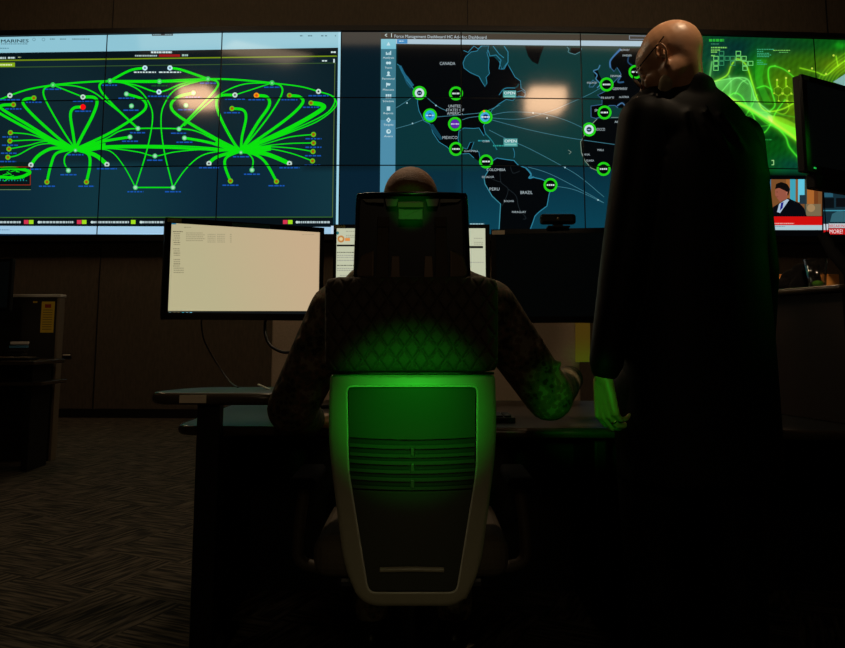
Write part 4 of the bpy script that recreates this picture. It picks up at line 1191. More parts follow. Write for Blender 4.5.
# trunk and legs under the clothes
sh = at(692, 130, MY + 0.03); pel = Vector((man.location.x, MY + 0.06, 0.95))
add_capsule(bm, nk1, sh + Vector((0, 0.03, -0.07)), 0.06, 0.085, 20, 5)
add_capsule(bm, sh + Vector((0, 0.03, -0.10)), pel, 0.09, 0.10, 20, 5)
for s in (-1, 1):
    hip = pel + Vector((s * 0.075, 0, -0.05)); kn = Vector((hip.x + s * 0.025, MY + 0.08, 0.5)); an = Vector((kn.x, MY + 0.06, 0.09))
    add_capsule(bm, hip, kn, 0.085, 0.055, 16, 4); add_capsule(bm, kn, an, 0.053, 0.035, 16, 4)
    add_capsule(bm, an + Vector((0, 0, -0.03)), an + Vector((-0.06, 0.13, -0.045)), 0.03, 0.025, 12, 4)
lsh = at(645, 122, MY - 0.02); lel = at(623, 265, MY - 0.03); lwr = at(604, 376, MY - 0.02)
rsh = at(738, 140, MY + 0.12); rel = at(757, 270, MY + 0.16); rwr = at(758, 375, MY + 0.28)
for a, b, c in ((lsh, lel, lwr), (rsh, rel, rwr)):
    add_capsule(bm, sh + Vector((0, 0.03, -0.07)), a, 0.07, 0.05, 16, 4)
    add_capsule(bm, a, b, 0.052, 0.042, 16, 4); add_capsule(bm, b, c, 0.042, 0.027, 16, 4)
tl = hand_shapes(bm, at(603, 380, MY - 0.02), (0.12, 0.05, -1), (-0.84, -0.52, 0.0), 1, curl=(0.6, 0.75, 0.5), k=1.08, thumb_close=0.2)
hand_shapes(bm, rwr, (0.0, 0.25, -1), (0.8, -0.3, 0.0), -1, curl=(0.4, 0.5, 0.4))
body = blob('body', bm, M['skin'], man, 0.0032, 12, 0.5)
# soften the joint of skull and neck
vg = body.vertex_groups.new(name='nape')
HTi = HT.inverted()
offs = worigin(body)
for v_ in body.data.vertices:
    q = HTi @ (v_.co + offs)
    if q.z > 0.03 or q.z < -0.22 or q.y > 0.03: continue
    w_ = min(1.0, (0.03 - q.z) / 0.04) * min(1.0, (q.z + 0.22) / 0.04) * min(1.0, (0.03 - q.y) / 0.03)
    if abs(q.x) > 0.071 and q.y > -0.045 and q.z > -0.066: w_ = 0.0
    if w_ > 0: vg.add([v_.index], w_, 'REPLACE')
sm = body.modifiers.new('soften', 'SMOOTH'); sm.vertex_group = 'nape'; sm.factor = 0.6; sm.iterations = 80
# wedding ring
p, q, r_ = tl['ringseg']
bm = bmesh.new()
mid = p.lerp(q, 0.5); d, u, v = frame_of(q - p)
pr = [(mid + d * x, rr) for x, rr in ((-0.0025, r_ + 0.0002), (-0.0025, r_ + 0.0016), (0.0025, r_ + 0.0016), (0.0025, r_ + 0.0002))]
add_lathe(bm, pr + [pr[0]], u, v, 20); from_bm('ring', bm, M['gold'], man, smooth=True)
# short pale beard on the jaw
bm = bmesh.new()
for s in (-1, 1):
    for a, b, ra, rb in (((s * 0.051, 0.026, -0.080), (s * 0.024, 0.072, -0.111), 0.0205, 0.0195),):
        add_capsule(bm, HT @ Vector(a), HT @ Vector(b), ra, rb, 14, 4)
add_ell(bm, HT @ Vector((0, 0.080, -0.113)), (0.026, 0.021, 0.019), HT.to_3x3(), 18)
blob('beard', bm, M['beard'], man, 0.004, 4)
# glasses
gl = root('glasses', hc, None, None); 
gl.parent = man; gl.location = hc - man.location
for kk in ('label', 'category'):
    if kk in gl: del gl[kk]
for s in (-1, 1):
    bm = bmesh.new()
    c0 = Vector((s * 0.033, 0.104, -0.022))
    ringp = [HT @ (c0 + Vector((0.024 * math.cos(t), 0.0, 0.017 * math.sin(t)))) for t in [2 * PI * i / 24 for i in range(25)]]
    add_tube(bm, ringp, 0.0016, 8)
    from_bm('rim', bm, M['blackgloss'], gl, smooth=True)
    bm = bmesh.new()
    vs = [[bm.verts.new(HT @ (c0 + Vector((0.023 * math.cos(t), dy, 0.016 * math.sin(t))))) for t in [2 * PI * i / 24 for i in range(24)]] for dy in (-0.0008, 0.0008)]
    bm.faces.new(vs[0]); bm.faces.new(vs[1][::-1])
    for i in range(24): bm.faces.new((vs[0][i], vs[1][i], vs[1][(i + 1) % 24], vs[0][(i + 1) % 24]))
    from_bm('lens', bm, M['glass'], gl)
    bm = bmesh.new()
    add_tube(bm, [HT @ Vector(t) for t in catmull([(s * 0.057, 0.102, -0.014), (s * 0.072, 0.085, -0.010), (s * 0.084, 0.02, 0.004), (s * 0.089, -0.012, 0.010), (s * 0.086, -0.035, 0.020)], 5)], 0.0019, 8)
    from_bm('temple', bm, M['blackgloss'], gl, smooth=True)
bm = bmesh.new(); add_tube(bm, [HT @ Vector(t) for t in ((-0.010, 0.106, -0.016), (0, 0.112, -0.012), (0.010, 0.106, -0.016))], 0.0016, 8); from_bm('bridge', bm, M['blackgloss'], gl, smooth=True)

# suit jacket
bm = bmesh.new()
prof = [(86, 664, 707, 0.07), (90, 642, 713, 0.09), (98, 630, 726, 0.11), (110, 628, 739, 0.12), (128, 627, 752, 0.13), (150, 626, 763, 0.14), (178, 626, 769, 0.15), (215, 625, 766, 0.15), (250, 622, 766, 0.15), (310, 620, 772, 0.15), (370, 619, 777, 0.155), (430, 618, 781, 0.16), (480, 619, 784, 0.165)]
rings = []
for py, xa, xb, dep in prof:
    a = at(xa, py, MY + 0.05); b = at(xb, py, MY + 0.05)
    c = (a + b) / 2
    rings.append(oval((c.x, MY + 0.06, a.z), (b.x - a.x) / 2, dep, 0.16))
add_loft(bm, rings)
for a, b, c, s in ((lsh, lel, lwr, -1), (rsh, rel, rwr, 1)):
    add_capsule(bm, a, b, 0.075, 0.062, 20, 6); add_capsule(bm, b, c - (c - b).normalized() * 0.03, 0.062, 0.046, 20, 2)
    add_capsule(bm, a, sh + Vector((0, 0, -0.02)), 0.074, 0.10, 20, 5)
# collar
c0 = at(685, 85, MY + 0.015)
cc = []
for k in range(15):
    a = math.radians(-115 + 230 * k / 14)
    cc.append(c0 + Vector((math.sin(a) * 0.072, -math.cos(a) * 0.066, 0.020 * math.cos(a) - 0.012)))
for a, b in zip(cc[:-1], cc[1:]): add_capsule(bm, a, b, 0.012, 0.012, 10, 3)
for a in cc: add_capsule(bm, a, a + Vector((0, 0.01, -0.04)), 0.012, 0.016, 10, 3)
# folds of cloth
for pts, r in (([(706, 105), (728, 150), (744, 220), (752, 300)], 0.006), ([(722, 112), (748, 160), (761, 230), (766, 320)], 0.007), ([(690, 110), (705, 180), (715, 260)], 0.006), ([(640, 150), (650, 220), (640, 300)], 0.006)):
    q = [at(x, y, MY + 0.055 - 0.142 * math.sqrt(max(0.0, 1 - (abs(x - 694) / 78.0) ** 2.3))) for x, y in catmull(pts, 5)]
    for a, b in zip(q[:-1], q[1:]): add_capsule(bm, a, b, r, r, 8, 3)
blob('suit_jacket', bm, M['suit'], man, 0.008, 6, 0.5)
bm = bmesh.new()
add_loft(bm, [oval((pel.x, MY + 0.06, z), 0.2 - 0.02 * i, 0.13, 0.1) for i, z in enumerate((0.98, 0.9, 0.82))])
for s in (-1, 1):
    hip = pel + Vector((s * 0.095, 0, -0.1)); kn = Vector((hip.x + s * 0.012, MY + 0.07, 0.5)); an = Vector((kn.x, MY + 0.06, 0.10))
    add_capsule(bm, hip, kn, 0.115, 0.09, 20, 5); add_capsule(bm, kn, an, 0.09, 0.075, 20, 3)
blob('trousers', bm, M['suit'], man, 0.01, 5, 0.5)
for s in (-1, 1):
    x = pel.x + s * 0.107
    bm = bmesh.new()
    add_capsule(bm, (x, MY + 0.03, 0.05), (x - 0.07, MY + 0.22, 0.042), 0.046, 0.038, 16, 5)
    add_box(bm, (x - 0.035, MY + 0.12, 0.012), (0.085, 0.27, 0.022), Matrix.Rotation(0.33, 3, 'Z'), 0.008)
    o = blob('shoe', bm, M['shoe'], man, 0.006, 4, 0.5)

# --- seated person in camouflage
SY = 2.24
sp = root('person', (at(411, 450, SY).x, SY, 0.5), 'seated person in a camouflage uniform with short hair, behind the tall chair', 'person')
sx = sp.location.x
hc2 = at(411, 206, SY + 0.05)
HT2 = frame_mat(hc2, (0.05, 1, -0.12), (0, 0.12, 1))
bm = bmesh.new()
head_shapes(bm, HT2, 0.98)
n1 = Vector((sx, SY, 1.20))
add_capsule(bm, HT2 @ Vector((0, -0.02, -0.06)), n1, 0.056, 0.062, 18, 5)
add_capsule(bm, n1 + Vector((0, 0, -0.06)), (sx, SY + 0.02, 0.64), 0.11, 0.13, 20, 5)
ls = at(338, 312, SY); le = at(292, 408, SY + 0.12); lh = Vector(at(312, 420, 2.58))
rs = at(488, 308, SY); re_ = at(549, 396, SY + 0.14); rh = Vector(at(571, 378, 2.80))
for a, b, c in ((ls, le, lh), (rs, re_, rh)):
    add_capsule(bm, n1 + Vector((0, 0, -0.08)), a, 0.07, 0.05, 16, 4)
    add_capsule(bm, a, b, 0.05, 0.042, 16, 4); add_capsule(bm, b, c, 0.04, 0.028, 16, 4)
hand_shapes(bm, lh, (0.45, 0.9, 0.02), (0, 0, 1), -1 * -1, curl=(0.35, 0.45, 0.3))
hand_shapes(bm, rh, (-0.05, 1, 0.02), (0.1, 0, 1), -1, curl=(0.3, 0.4, 0.3))
for s in (-1, 1):
    hp_ = Vector((sx + s * 0.09, SY, 0.60)); kn = Vector((sx + s * 0.13, SY + 0.45, 0.60)); an = Vector((sx + s * 0.13, SY + 0.42, 0.10))
    add_capsule(bm, hp_, kn, 0.075, 0.055, 16, 4); add_capsule(bm, kn, an, 0.052, 0.036, 16, 4)
    add_capsule(bm, an + Vector((0, 0, -0.04)), an + Vector((0, 0.15, -0.055)), 0.03, 0.025, 12, 4)
blob('body', bm, M['skin'], sp, 0.004, 5, 0.5)
bm = bmesh.new()
R2 = HT2.to_3x3()
add_ell(bm, HT2 @ Vector((0, -0.014, 0.022)), (0.079, 0.096, 0.088), R2, 32)
blob('hair', bm, M['hair'], sp, 0.005, 2)
# uniform blouse
bm = bmesh.new()
rr = []
for z, a, b in ((1.235, 0.075, 0.075), (1.205, 0.12, 0.095), (1.17, 0.175, 0.11), (1.12, 0.205, 0.12), (1.05, 0.205, 0.125), (0.9, 0.19, 0.125), (0.75, 0.18, 0.13), (0.60, 0.19, 0.14)):
    rr.append(oval((sx, SY + 0.02, z), a, b))
add_loft(bm, rr)
for a, b, c in ((ls, le, lh), (rs, re_, rh)):
    add_capsule(bm, a, b, 0.082, 0.072, 20, 6); add_capsule(bm, b, b.lerp(c, 0.93), 0.07, 0.046, 20, 5)
    add_capsule(bm, a, (sx, SY, 1.14), 0.08, 0.09, 20, 5)
    random.seed(3)
    for k in range(9):       # creases
        t = k / 9; p = a.lerp(b, 0.15 + 0.85 * t); 
        dd = Vector((random.uniform(-.5, .5), -0.8, random.uniform(-.3, .6))).normalized() * 0.062
        add_capsule(bm, p + dd + Vector((-0.04, 0, 0.02 * random.uniform(-1, 1))), p + dd + Vector((0.04, 0, 0.02 * random.uniform(-1, 1))), 0.011, 0.011, 8, 3)
blob('uniform_blouse', bm, M['camo'], sp, 0.008, 4, 0.5)
bm = bmesh.new()
for s in (-1, 1):
    hp_ = Vector((sx + s * 0.09, SY, 0.61)); kn = Vector((sx + s * 0.13, SY + 0.45, 0.60)); an = Vector((sx + s * 0.13, SY + 0.42, 0.14))
    add_capsule(bm, hp_, kn, 0.092, 0.074, 16, 4); add_capsule(bm, kn, an, 0.072, 0.058, 16, 3)
blob('uniform_trousers', bm, M['camo'], sp, 0.009, 4, 0.5)
for s in (-1, 1):
    bm = bmesh.new(); x = sx + s * 0.13
    add_capsule(bm, (x, SY + 0.42, 0.2), (x, SY + 0.42, 0.07), 0.05, 0.05, 16, 4); add_capsule(bm, (x, SY + 0.41, 0.05), (x, SY + 0.58, 0.042), 0.046, 0.04, 16, 4)
    blob('boot', bm, M['shoe'], sp, 0.007, 3, 0.5)

# ------------------------------------------------------------------ desks
DZ = 0.695      # main desk top
DF = at(560, 432, 2.5).y
def desk_top(name, pts, z, th, m, me_, parent, r=0.012):
    """slab with outline pts (x,y) and a rounded edge moulding of its own"""
    bm = bmesh.new()
    a = [bm.verts.new((x, y, z)) for x, y in pts]; b = [bm.verts.new((x, y, z - th)) for x, y in pts]
    bm.faces.new(a); bm.faces.new(b[::-1]); n = len(pts)
    for k in range(n): bm.faces.new((a[k], b[k], b[(k + 1) % n], a[(k + 1) % n]))
    o = from_bm(name, bm, m, parent)
    bm = bmesh.new()
    ring = [Vector((x, y, z - th / 2)) for x, y in pts]
    loops = []
    for i, p in enumerate(ring):
        t = (ring[(i + 1) % n] - ring[i - 1]).normalized(); nn = Vector((t.y, -t.x, 0))
        cen = sum(ring, Vector()) / n
        if nn.dot(p - cen) < 0: nn = -nn
        loops.append([bm.verts.new(p + nn * (0.001 + math.cos(q) * 0.014) + Vector((0, 0, math.sin(q) * (th / 2 + 0.0005)))) for q in [-PI / 2 + PI * k / 8 for k in range(9)]])
    for i in range(n):
        A_, B_ = loops[i], loops[(i + 1) % n]
        for k in range(8): bm.faces.new((A_[k], B_[k], B_[k + 1], A_[k + 1]))
    from_bm('edge_moulding', bm, me_, o, smooth=True)
    return o
def rpoly(pts, r=0.05, n=6):
    out = []; N = len(pts)
    for i in range(N):
        p0, p, p1 = Vector(pts[i - 1]), Vector(pts[i]), Vector(pts[(i + 1) % N])
        rr_ = min(r, (p0 - p).length * 0.45, (p1 - p).length * 0.45)
        a = p + (p0 - p).normalized() * rr_; b = p + (p1 - p).normalized() * rr_
        for k in range(n + 1):
            t = k / n; q = a * (1 - t) ** 2 + p * 2 * t * (1 - t) + b * t * t
            out.append((q.x, q.y))
    return out
mdY0 = 2.55
zmain = at(560, 429, mdY0).z
md_ = root('operator_desk', (0.4, 3.0, 0), 'long dark operator desk carrying the three monitors in front of the seated person', 'desk')
xl = at(178, 432, mdY0 + 0.10).x
desk_top('desk_top', rpoly([(xl, mdY0 + 0.09), (-0.5, mdY0 + 0.07), (0.9, mdY0), (1.9, mdY0 - 0.12), (1.9, 3.6), (xl, 3.6)], 0.08), zmain, 0.03, M['desk'], M['edge'], md_)
for x in (-0.70, 0.62, 1.7): box('leg', (x, 3.05, (zmain - 0.03) / 2), (0.05, 0.4, zmain - 0.03), M['black'], md_, bev=0.01)
box('shade_panel', (0.45, 3.3, 0.325), (2.6, 0.02, 0.65), M['black'], md_)  # black board run to the floor so the space beneath stays dark
# higher side surface at left, on its own post
wz = at(200, 393, 2.52).z - 0.018
wd = root('side_desk', (at(206, 450, 2.55).x, 2.6, 0), 'raised dark side desk with a rounded end and cream sticker, left of the chair', 'desk')
wx0 = at(153, 395, 2.62).x; wx1 = at(290, 395, 2.55).x
desk_top('desk_top', rpoly([(wx0, 2.53), (wx1, 2.51), (wx1, 2.80), (wx0 + 0.10, 2.80)], 0.11, 8), wz + 0.018, 0.036, M['desk'], M['edge'], wd)
box('post', (at(207, 450, 2.54).x, 2.565, (wz - 0.016) / 2 + 0.01), (0.072, 0.05, wz - 0.036), M['black'], wd, bev=0.006)
box('foot', (at(207, 450, 2.54).x, 2.7, 0.015), (0.08, 0.36, 0.03), M['armpad'], wd, bev=0.006)
tg = box('sticker', at(193, 399, 2.50), (0.082, 0.002, 0.024), M['tag'], wd); tg.location.y -= 0.002
# small things on and near the side desk
o = box('torn_sachet', at(264, 387, 2.68), (0.045, 0.02, 0.004), M['foil'], None, Matrix.Rotation(0.4, 3, 'Y'), 0.001)
o.location.z = 0.0
tag(o, 'small pale torn sachet on the side desk by the camouflage sleeve', 'sachet')
# fabric divider behind the desk
dv = box('desk_divider', ((at(272, 350, 3.64).x + at(579, 350, 3.64).x) / 2, 3.645, (zmain + at(400, 316, 3.64).z) / 2 - 0.1), (at(579, 350, 3.64).x - at(272, 350, 3.64).x, 0.03, at(400, 316, 3.64).z - zmain + 0.2), M['tan'], None, bev=0.006)
tag(dv, 'tan fabric divider standing behind the desk below the monitors', 'divider')

# ------------------------------------------------------------------ monitors
def monitor(name, L, Rr, zt, zb, label, group, pic, bg, feet_z, bez=(0.016, 0.016, 0.02, 0.026), stand=True, m=None, sub=(20, 12), neck=0.0):
    """L, Rr: (x, y) of the lower corners of the casing on the plan; bez: left, right, top, bottom"""
    L = Vector((L[0], L[1], 0)); Rr = Vector((Rr[0], Rr[1], 0))
    ex = (Rr - L).normalized(); n = Vector((ex.y, -ex.x, 0)); w = (Rr - L).length
    th = math.atan2(ex.y, ex.x); RZ = Matrix.Rotation(th, 3, 'Z')
    mid = (L + Rr) / 2
    rt = root(name, (mid.x, mid.y, feet_z), label, 'monitor', group)
    box('casing', mid - n * 0.022 + Vector((0, 0, (zt + zb) / 2)), (w - 0.002, 0.03, zt - zb - 0.002), M['black'], rt, RZ, 0.004)
    bm = bmesh.new()
    bl, br, bt, bb = bez
    def pt(u, z, d): return L + ex * u + n * d + Vector((0, 0, z))
    outer = [(0, zb), (w, zb), (w, zt), (0, zt)]; inner = [(bl, zb + bb), (w - br, zb + bb), (w - br, zt - bt), (bl, zt - bt)]
    o0 = [bm.verts.new(pt(u, z, -0.01)) for u, z in outer]; o1 = [bm.verts.new(pt(u, z, 0.002)) for u, z in outer]
    i1 = [bm.verts.new(pt(u, z, 0.002)) for u, z in inner]; i0 = [bm.verts.new(pt(u, z, -0.01)) for u, z in inner]
    for a, b in ((o0, o1), (o1, i1), (i1, i0), (i0, o0)):
        for k in range(4): bm.faces.new((a[k], b[k], b[(k + 1) % 4], a[(k + 1) % 4]))
    from_bm('bezel', bm, M['blackgloss'], rt)
    screen('screen', pt(bl, zb + bb, -0.003), ex * (w - bl - br), Vector((0, 0, zt - zb - bt - bb)), pic, bg, m or M['screen'], rt, *sub, step=0.0002)
    if stand:
        mid = mid + ex * neck
        box('neck', mid - n * 0.06 + Vector((0, 0, (feet_z + zb + 0.1) / 2)), (0.07, 0.03, zb + 0.1 - feet_z), M['black'], rt, RZ, 0.004)
        box('base', mid - n * 0.05 + Vector((0, 0, feet_z + 0.008)), (0.26, 0.2, 0.016), M['black'], rt, RZ, 0.006)
    return rt, pt, w, ex, n

# left monitor: a file window
P1 = Picture()
GY = C(130, 122, 96)
P1.rect(171.5, 222.6, 176, 224.4, C(40, 110, 140), 2)
P1.scribble(184, 227, 7, 0.6, GY, 2)
for k in range(20):
    y = 231.2 + k * 2.15
    if k in (7, 12): continue
    P1.scribble(173 + (0.6 if k % 4 else 0), y, (10 if k == 0 or k > 16 else 6.5), 0.8, GY if k % 5 else C(90, 80, 60), 2, 1.0)
for k in range(5):
    P1.scribble(186, 232.6 + k * 1.9, 17 + 2 * (k % 2), 0.8, C(150, 140, 110), 2, 1.0); 
    P1.scribble(207.5, 234 + k * 1.9, 8, 0.8, C(155, 146, 116), 2, 1.0); P1.scribble(217, 234 + k * 1.9, 8, 0.8, C(155, 146, 116), 2, 1.0); P1.rect(230, 234 + k * 1.9, 231.6, 234.8 + k * 1.9, C(155, 146, 116), 2)
P1.rect(229, 225.2, 239, 226.4, C(60, 50, 40), 2); P1.scribble(302, 234.3, 12, 0.5, C(170, 150, 120), 2)
P1.rect(160, 311, 330, 318, C(14, 18, 20), 2)
for x, c in ((169, C(150, 180, 180)), (173.5, GY), (177.5, GY), (182, C(70, 190, 220)), (186, C(120, 170, 190)), (190, C(120, 200, 230))): P1.rect(x, 312.2, x + 2, 313.6, c, 3)
def cream(x, y):
    return mixc(C(184, 176, 138), C(198, 172, 138), (x - 190) / 110 + (240 - y) / 300)
lm = at(163.5, 270, 2.96); rm = at(323.5, 270, 3.26)
m1, pt1, w1, ex1, n1_ = monitor('monitor', (lm.x, 2.96), (rm.x, 3.26), at(165, 217.3, 2.96).z, at(163, 319.5, 2.96).z, 'large monitor at left with a blank cream file window', 'monitors on the operator desk', P1, cream, wz + 0.018 if False else zmain, bez=(0.022, 0.018, 0.02, 0.026), neck=0.30)
def sticker(pt, u0, u1, z0, z1, m, parent, name='sticker'):
    a = [pt(u0, z0, 0.0035), pt(u1, z0, 0.0035), pt(u1, z1, 0.0035), pt(u0, z1, 0.0035)]
    b = [pt(u0, z0, 0.002), pt(u1, z0, 0.002), pt(u1, z1, 0.002), pt(u0, z1, 0.002)]
    return mk(name, a + b, [(0, 1, 2, 3), (4, 7, 6, 5), (0, 4, 5, 1), (1, 5, 6, 2), (2, 6, 7, 3), (3, 7, 4, 0)], m, parent)
zt1 = at(165, 217.3, 2.96).z
M['tag2'] = mat('olive_sticker', (0.16, 0.16, 0.04), 0.6)
sticker(pt1, 0.006, 0.058, zt1 - 0.017, zt1 - 0.003, M['tag2'], m1)
sticker(pt1, 0.25, 0.40, zt1 - 0.016, zt1 - 0.004, mat('dark_teal_strip', (0.01, 0.06, 0.05), 0.4), m1, 'strip')
# middle monitor: a web page, half hidden by the headrest
P2 = Picture()
P2.disc(337.5, 233, 1.6, C(40, 110, 110), 2); P2.disc(341, 239, 3.6, C(190, 130, 70), 2); P2.disc(341, 239, 1.8, C(220, 200, 150), 3); P2.rect(345, 238, 350, 241, C(220, 140, 70), 2)
for y in (231, 235, 236.8): P2.scribble(346, y, 10, 0.7, C(150, 150, 130), 2); P2.scribble(474, y + 7, 9, 0.7, C(150, 150, 130), 2)
P2.rect(337, 244.6, 364, 246.4, C(16, 16, 16), 2); P2.rect(440, 246, 483, 248.2, C(16, 16, 16), 2)
for y, c in ((252, 80), (255, 150), (257, 150), (260, 150), (265, 70), (268, 150), (270, 150)): P2.scribble(337, y, 24, 0.8, C(c, c, c - 10), 2)
P2.scribble(470, 262, 14, 0.7, C(150, 150, 140), 2)
for k in range(12): P2.scribble(340, 275 + k * 3, 130, 0.8, C(150, 150, 140), 2)
def page(x, y): return C(192, 196, 168)
lm = at(333, 270, 3.3); rm = at(490, 270, 3.3)
m2, pt2, w2, _, _ = monitor('monitor', (lm.x, 3.3), (rm.x, 3.3), at(333, 224.5, 3.3).z, at(333, 320, 3.3).z, 'middle monitor with a white web page, mostly hidden by the headrest', 'monitors on the operator desk', P2, page, zmain, bez=(0.013, 0.018, 0.016, 0.026))
zt2 = at(333, 224.5, 3.3).z
sticker(pt2, 0.004, 0.05, zt2 - 0.016, zt2 - 0.003, M['tag2'], m2)
# right monitor: dark
dark = lambda x, y: C(2, 3, 3)
lm = at(491.5, 270, 3.28); rm = at(652, 270, 3.2)
m3, pt3, w3, _, _ = monitor('monitor', (lm.x, 3.28), (rm.x, 3.2), at(492, 229.5, 3.28).z, at(492, 323, 3.28).z, 'dark switched-off monitor carrying the webcam, between the chair and the standing man', 'monitors on the operator desk', None, dark, zmain, bez=(0.02, 0.018, 0.02, 0.026), m=M['darkscreen'], neck=0.22)
zt3 = at(492, 229.5, 3.28).z
sticker(pt3, 0.004, 0.056, zt3 - 0.022, zt3 - 0.004, M['tag'], m3)
# webcam on the dark monitor
wp = at(557.5, 219.5, 3.24)
wc = root('webcam', (wp.x, 3.25, zt3), 'wide black webcam perched on the dark monitor', 'webcam')
box('bar', (wp.x, 3.235, wp.z), (0.145, 0.04, 0.042), M['black'], wc, bev=0.012, seg=3)
box('clip', (wp.x, 3.23, zt3 + 0.003), (0.09, 0.05, 0.008), M['black'], wc, bev=0.002)
box('stem', (wp.x, 3.24, (wp.z - 0.02 + zt3) / 2), (0.04, 0.02, 0.02), M['black'], wc)
bm = bmesh.new(); add_capsule(bm, (wp.x - 0.002, 3.214, wp.z), (wp.x - 0.002, 3.212, wp.z), 0.006, 0.006, 14, 4); from_bm('lens', bm, mat('lens_glint', (0.3, 0.25, 0.15), 0.3), wc, smooth=True)
# cables of the left monitor
for i, pts in enumerate(([(201, 318, 3.1), (204, 340, 3.12), (216, 362, 3.15), (230, 382, 3.0), (238, 387.5, 2.76)], [(266, 316, 3.2), (265, 332, 3.15), (270, 345, 3.12), (282, 352, 3.1), (292, 352, 3.12)])):
    bm = bmesh.new(); add_tube(bm, [at(*p) for p in catmull(pts, 6)], 0.003 if i == 0 else 0.006, 8)
    o = from_bm('cable', bm, M['black'], None, smooth=True)
    tag(o, ('thin black cable sagging under the left monitor to the side desk', 'thick black cable hooked in front of the tan divider')[i], 'cable')
# lime card
p = at(583, 338, 3.55)
lc = mk('notice_card', [at(575.5, 318, 3.62), at(590, 318, 3.62), at(590, 362, 3.62), at(575.5, 362, 3.62)] + [q + Vector((0, 0.003, 0)) for q in (at(575.5, 318, 3.62), at(590, 318, 3.62), at(590, 362, 3.62), at(575.5, 362, 3.62))],
        [(0, 1, 2, 3), (4, 7, 6, 5), (0, 4, 5, 1), (1, 5, 6, 2), (2, 6, 7, 3), (3, 7, 4, 0)], M['lime'])
tag(lc, 'yellow-green card at the right end of the divider, beside the black sleeve', 'card')
# keyboard, mouse and paper on the desk
kb = root('keyboard', (sx + 0.1, 2.78, zmain), 'black keyboard on the desk under the camouflage sleeve', 'keyboard')
box('tray', (sx + 0.12, 2.78, zmain + 0.009), (0.44, 0.14, 0.018), M['black'], kb, bev=0.004)
bm = bmesh.new()
for i in range(15):
    for j in range(5): add_box(bm, (sx + 0.12 - 0.196 + i * 0.028, 2.73 + j * 0.025, zmain + 0.021), (0.022, 0.02, 0.006))
from_bm('keys', bm, M['keys'], kb)
pp = at(316, 424, 2.66)
o = box('folded_paper', (pp.x, 2.72, zmain + 0.004), (0.09, 0.1, 0.006), M['paper'], None, Matrix.Rotation(0.3, 3, 'Z'), 0.001)
tag(o, 'folded white paper on the desk beside the left side of the chair', 'paper')

# ------------------------------------------------------------------ right side: raised counter, glass, bag, high monitor
cz = at(845, 284, 2.6).z
ct = root('side_counter', (1.55, 3.1, 0), 'dark raised counter at right edge carrying the drinking glass', 'counter')
cx0 = at(771, 289, 2.95).x
desk_top('counter_top', rpoly([(cx0, 2.98), (at(845, 284, 2.6).x, 2.62), (2.3, 2.3), (2.3, 3.5), (cx0, 3.3)], 0.02, 4), cz, 0.022, M['desk'], M['edge'], ct)
mr = mat('dark_red_brown_laminate', (0.02, 0.008, 0.006), 0.6)
bm = bmesh.new()
lo = [(cx0 + 0.03, 3.0), (at(845, 284, 2.6).x + 0.02, 2.66), (2.28, 2.36), (2.28, 3.48), (cx0 + 0.03, 3.28)]
a = [bm.verts.new((x, y, cz - 0.024)) for x, y in lo]; b = [bm.verts.new((x, y, zmain + 0.002)) for x, y in lo]
bm.faces.new(a); bm.faces.new(b[::-1])
for k in range(5): bm.faces.new((a[k], b[k], b[(k + 1) % 5], a[(k + 1) % 5]))
from_bm('body_panel', bm, mr, ct)
# glass
gp = at(817, 281.5, 2.92)
gx, gy = gp.x, 2.92
sc_ = 2.92 / 800
gz = cz + 0.0012
gt = root('drinking_glass', (gx, gy, gz), 'clear tumbler with a green lime wedge on the raised counter', 'glass')
bm = bmesh.new()
u, v = Vector((1, 0, 0)), Vector((0, 1, 0))
Hg = 30 * sc_
pr = [(0.0, 0.0), (0.0275, 0.0), (0.029, 0.003), (0.040, Hg), (0.0378, Hg), (0.0268, 0.008), (0.0, 0.008)]
add_lathe(bm, [(Vector((gx, gy, gz + z)), r) for r, z in pr], u, v, 40)
from_bm('tumbler', bm, M['glass'], gt, smooth=True)
bm = bmesh.new(); add_ell(bm, (gx + 0.002, gy, gz + 0.020), (0.021, 0.016, 0.0115)); o = from_bm('lime_wedge', bm, M['lime_slice'], None, smooth=True)
tag(o, 'green lime wedge lying inside the clear tumbler', 'lime wedge')
# orange folder and black bag
fz = cz + 0.001
o = box('orange_box', ((at(767, 280, 3.2).x + at(836, 280, 3.2).x) / 2, 3.22, fz + 0.037), (at(837, 280, 3.2).x - at(764, 280, 3.2).x, 0.06, 0.074), M['orange'], None, bev=0.002)
tag(o, 'flat orange box lying behind the black bag on the raised counter', 'box')
bm = bmesh.new()
bc = at(796, 281, 3.06)
for i, (dx, r, h) in enumerate(((-0.045, 0.035, 0.05), (-0.01, 0.04, 0.085), (0.025, 0.045, 0.11), (0.06, 0.042, 0.10))):
    add_ell(bm, (bc.x + dx, 3.07 + 0.01 * (i % 2), fz + h * 0.42), (r, 0.05, h * 0.56))
for k in range(6): add_capsule(bm, (bc.x - 0.06 + 0.01 * k, 3.01, fz + 0.012 + 0.011 * k), (bc.x + 0.07, 3.015, fz + 0.02 + 0.015 * k), 0.005, 0.005, 8, 3)
for v_ in bm.verts: v_.co.z = max(v_.co.z, fz)
o = blob('crumpled_bag', bm, M['bag'], None, 0.005, 2)
tag(o, 'crumpled black nylon bag between the suit and the tumbler', 'bag')
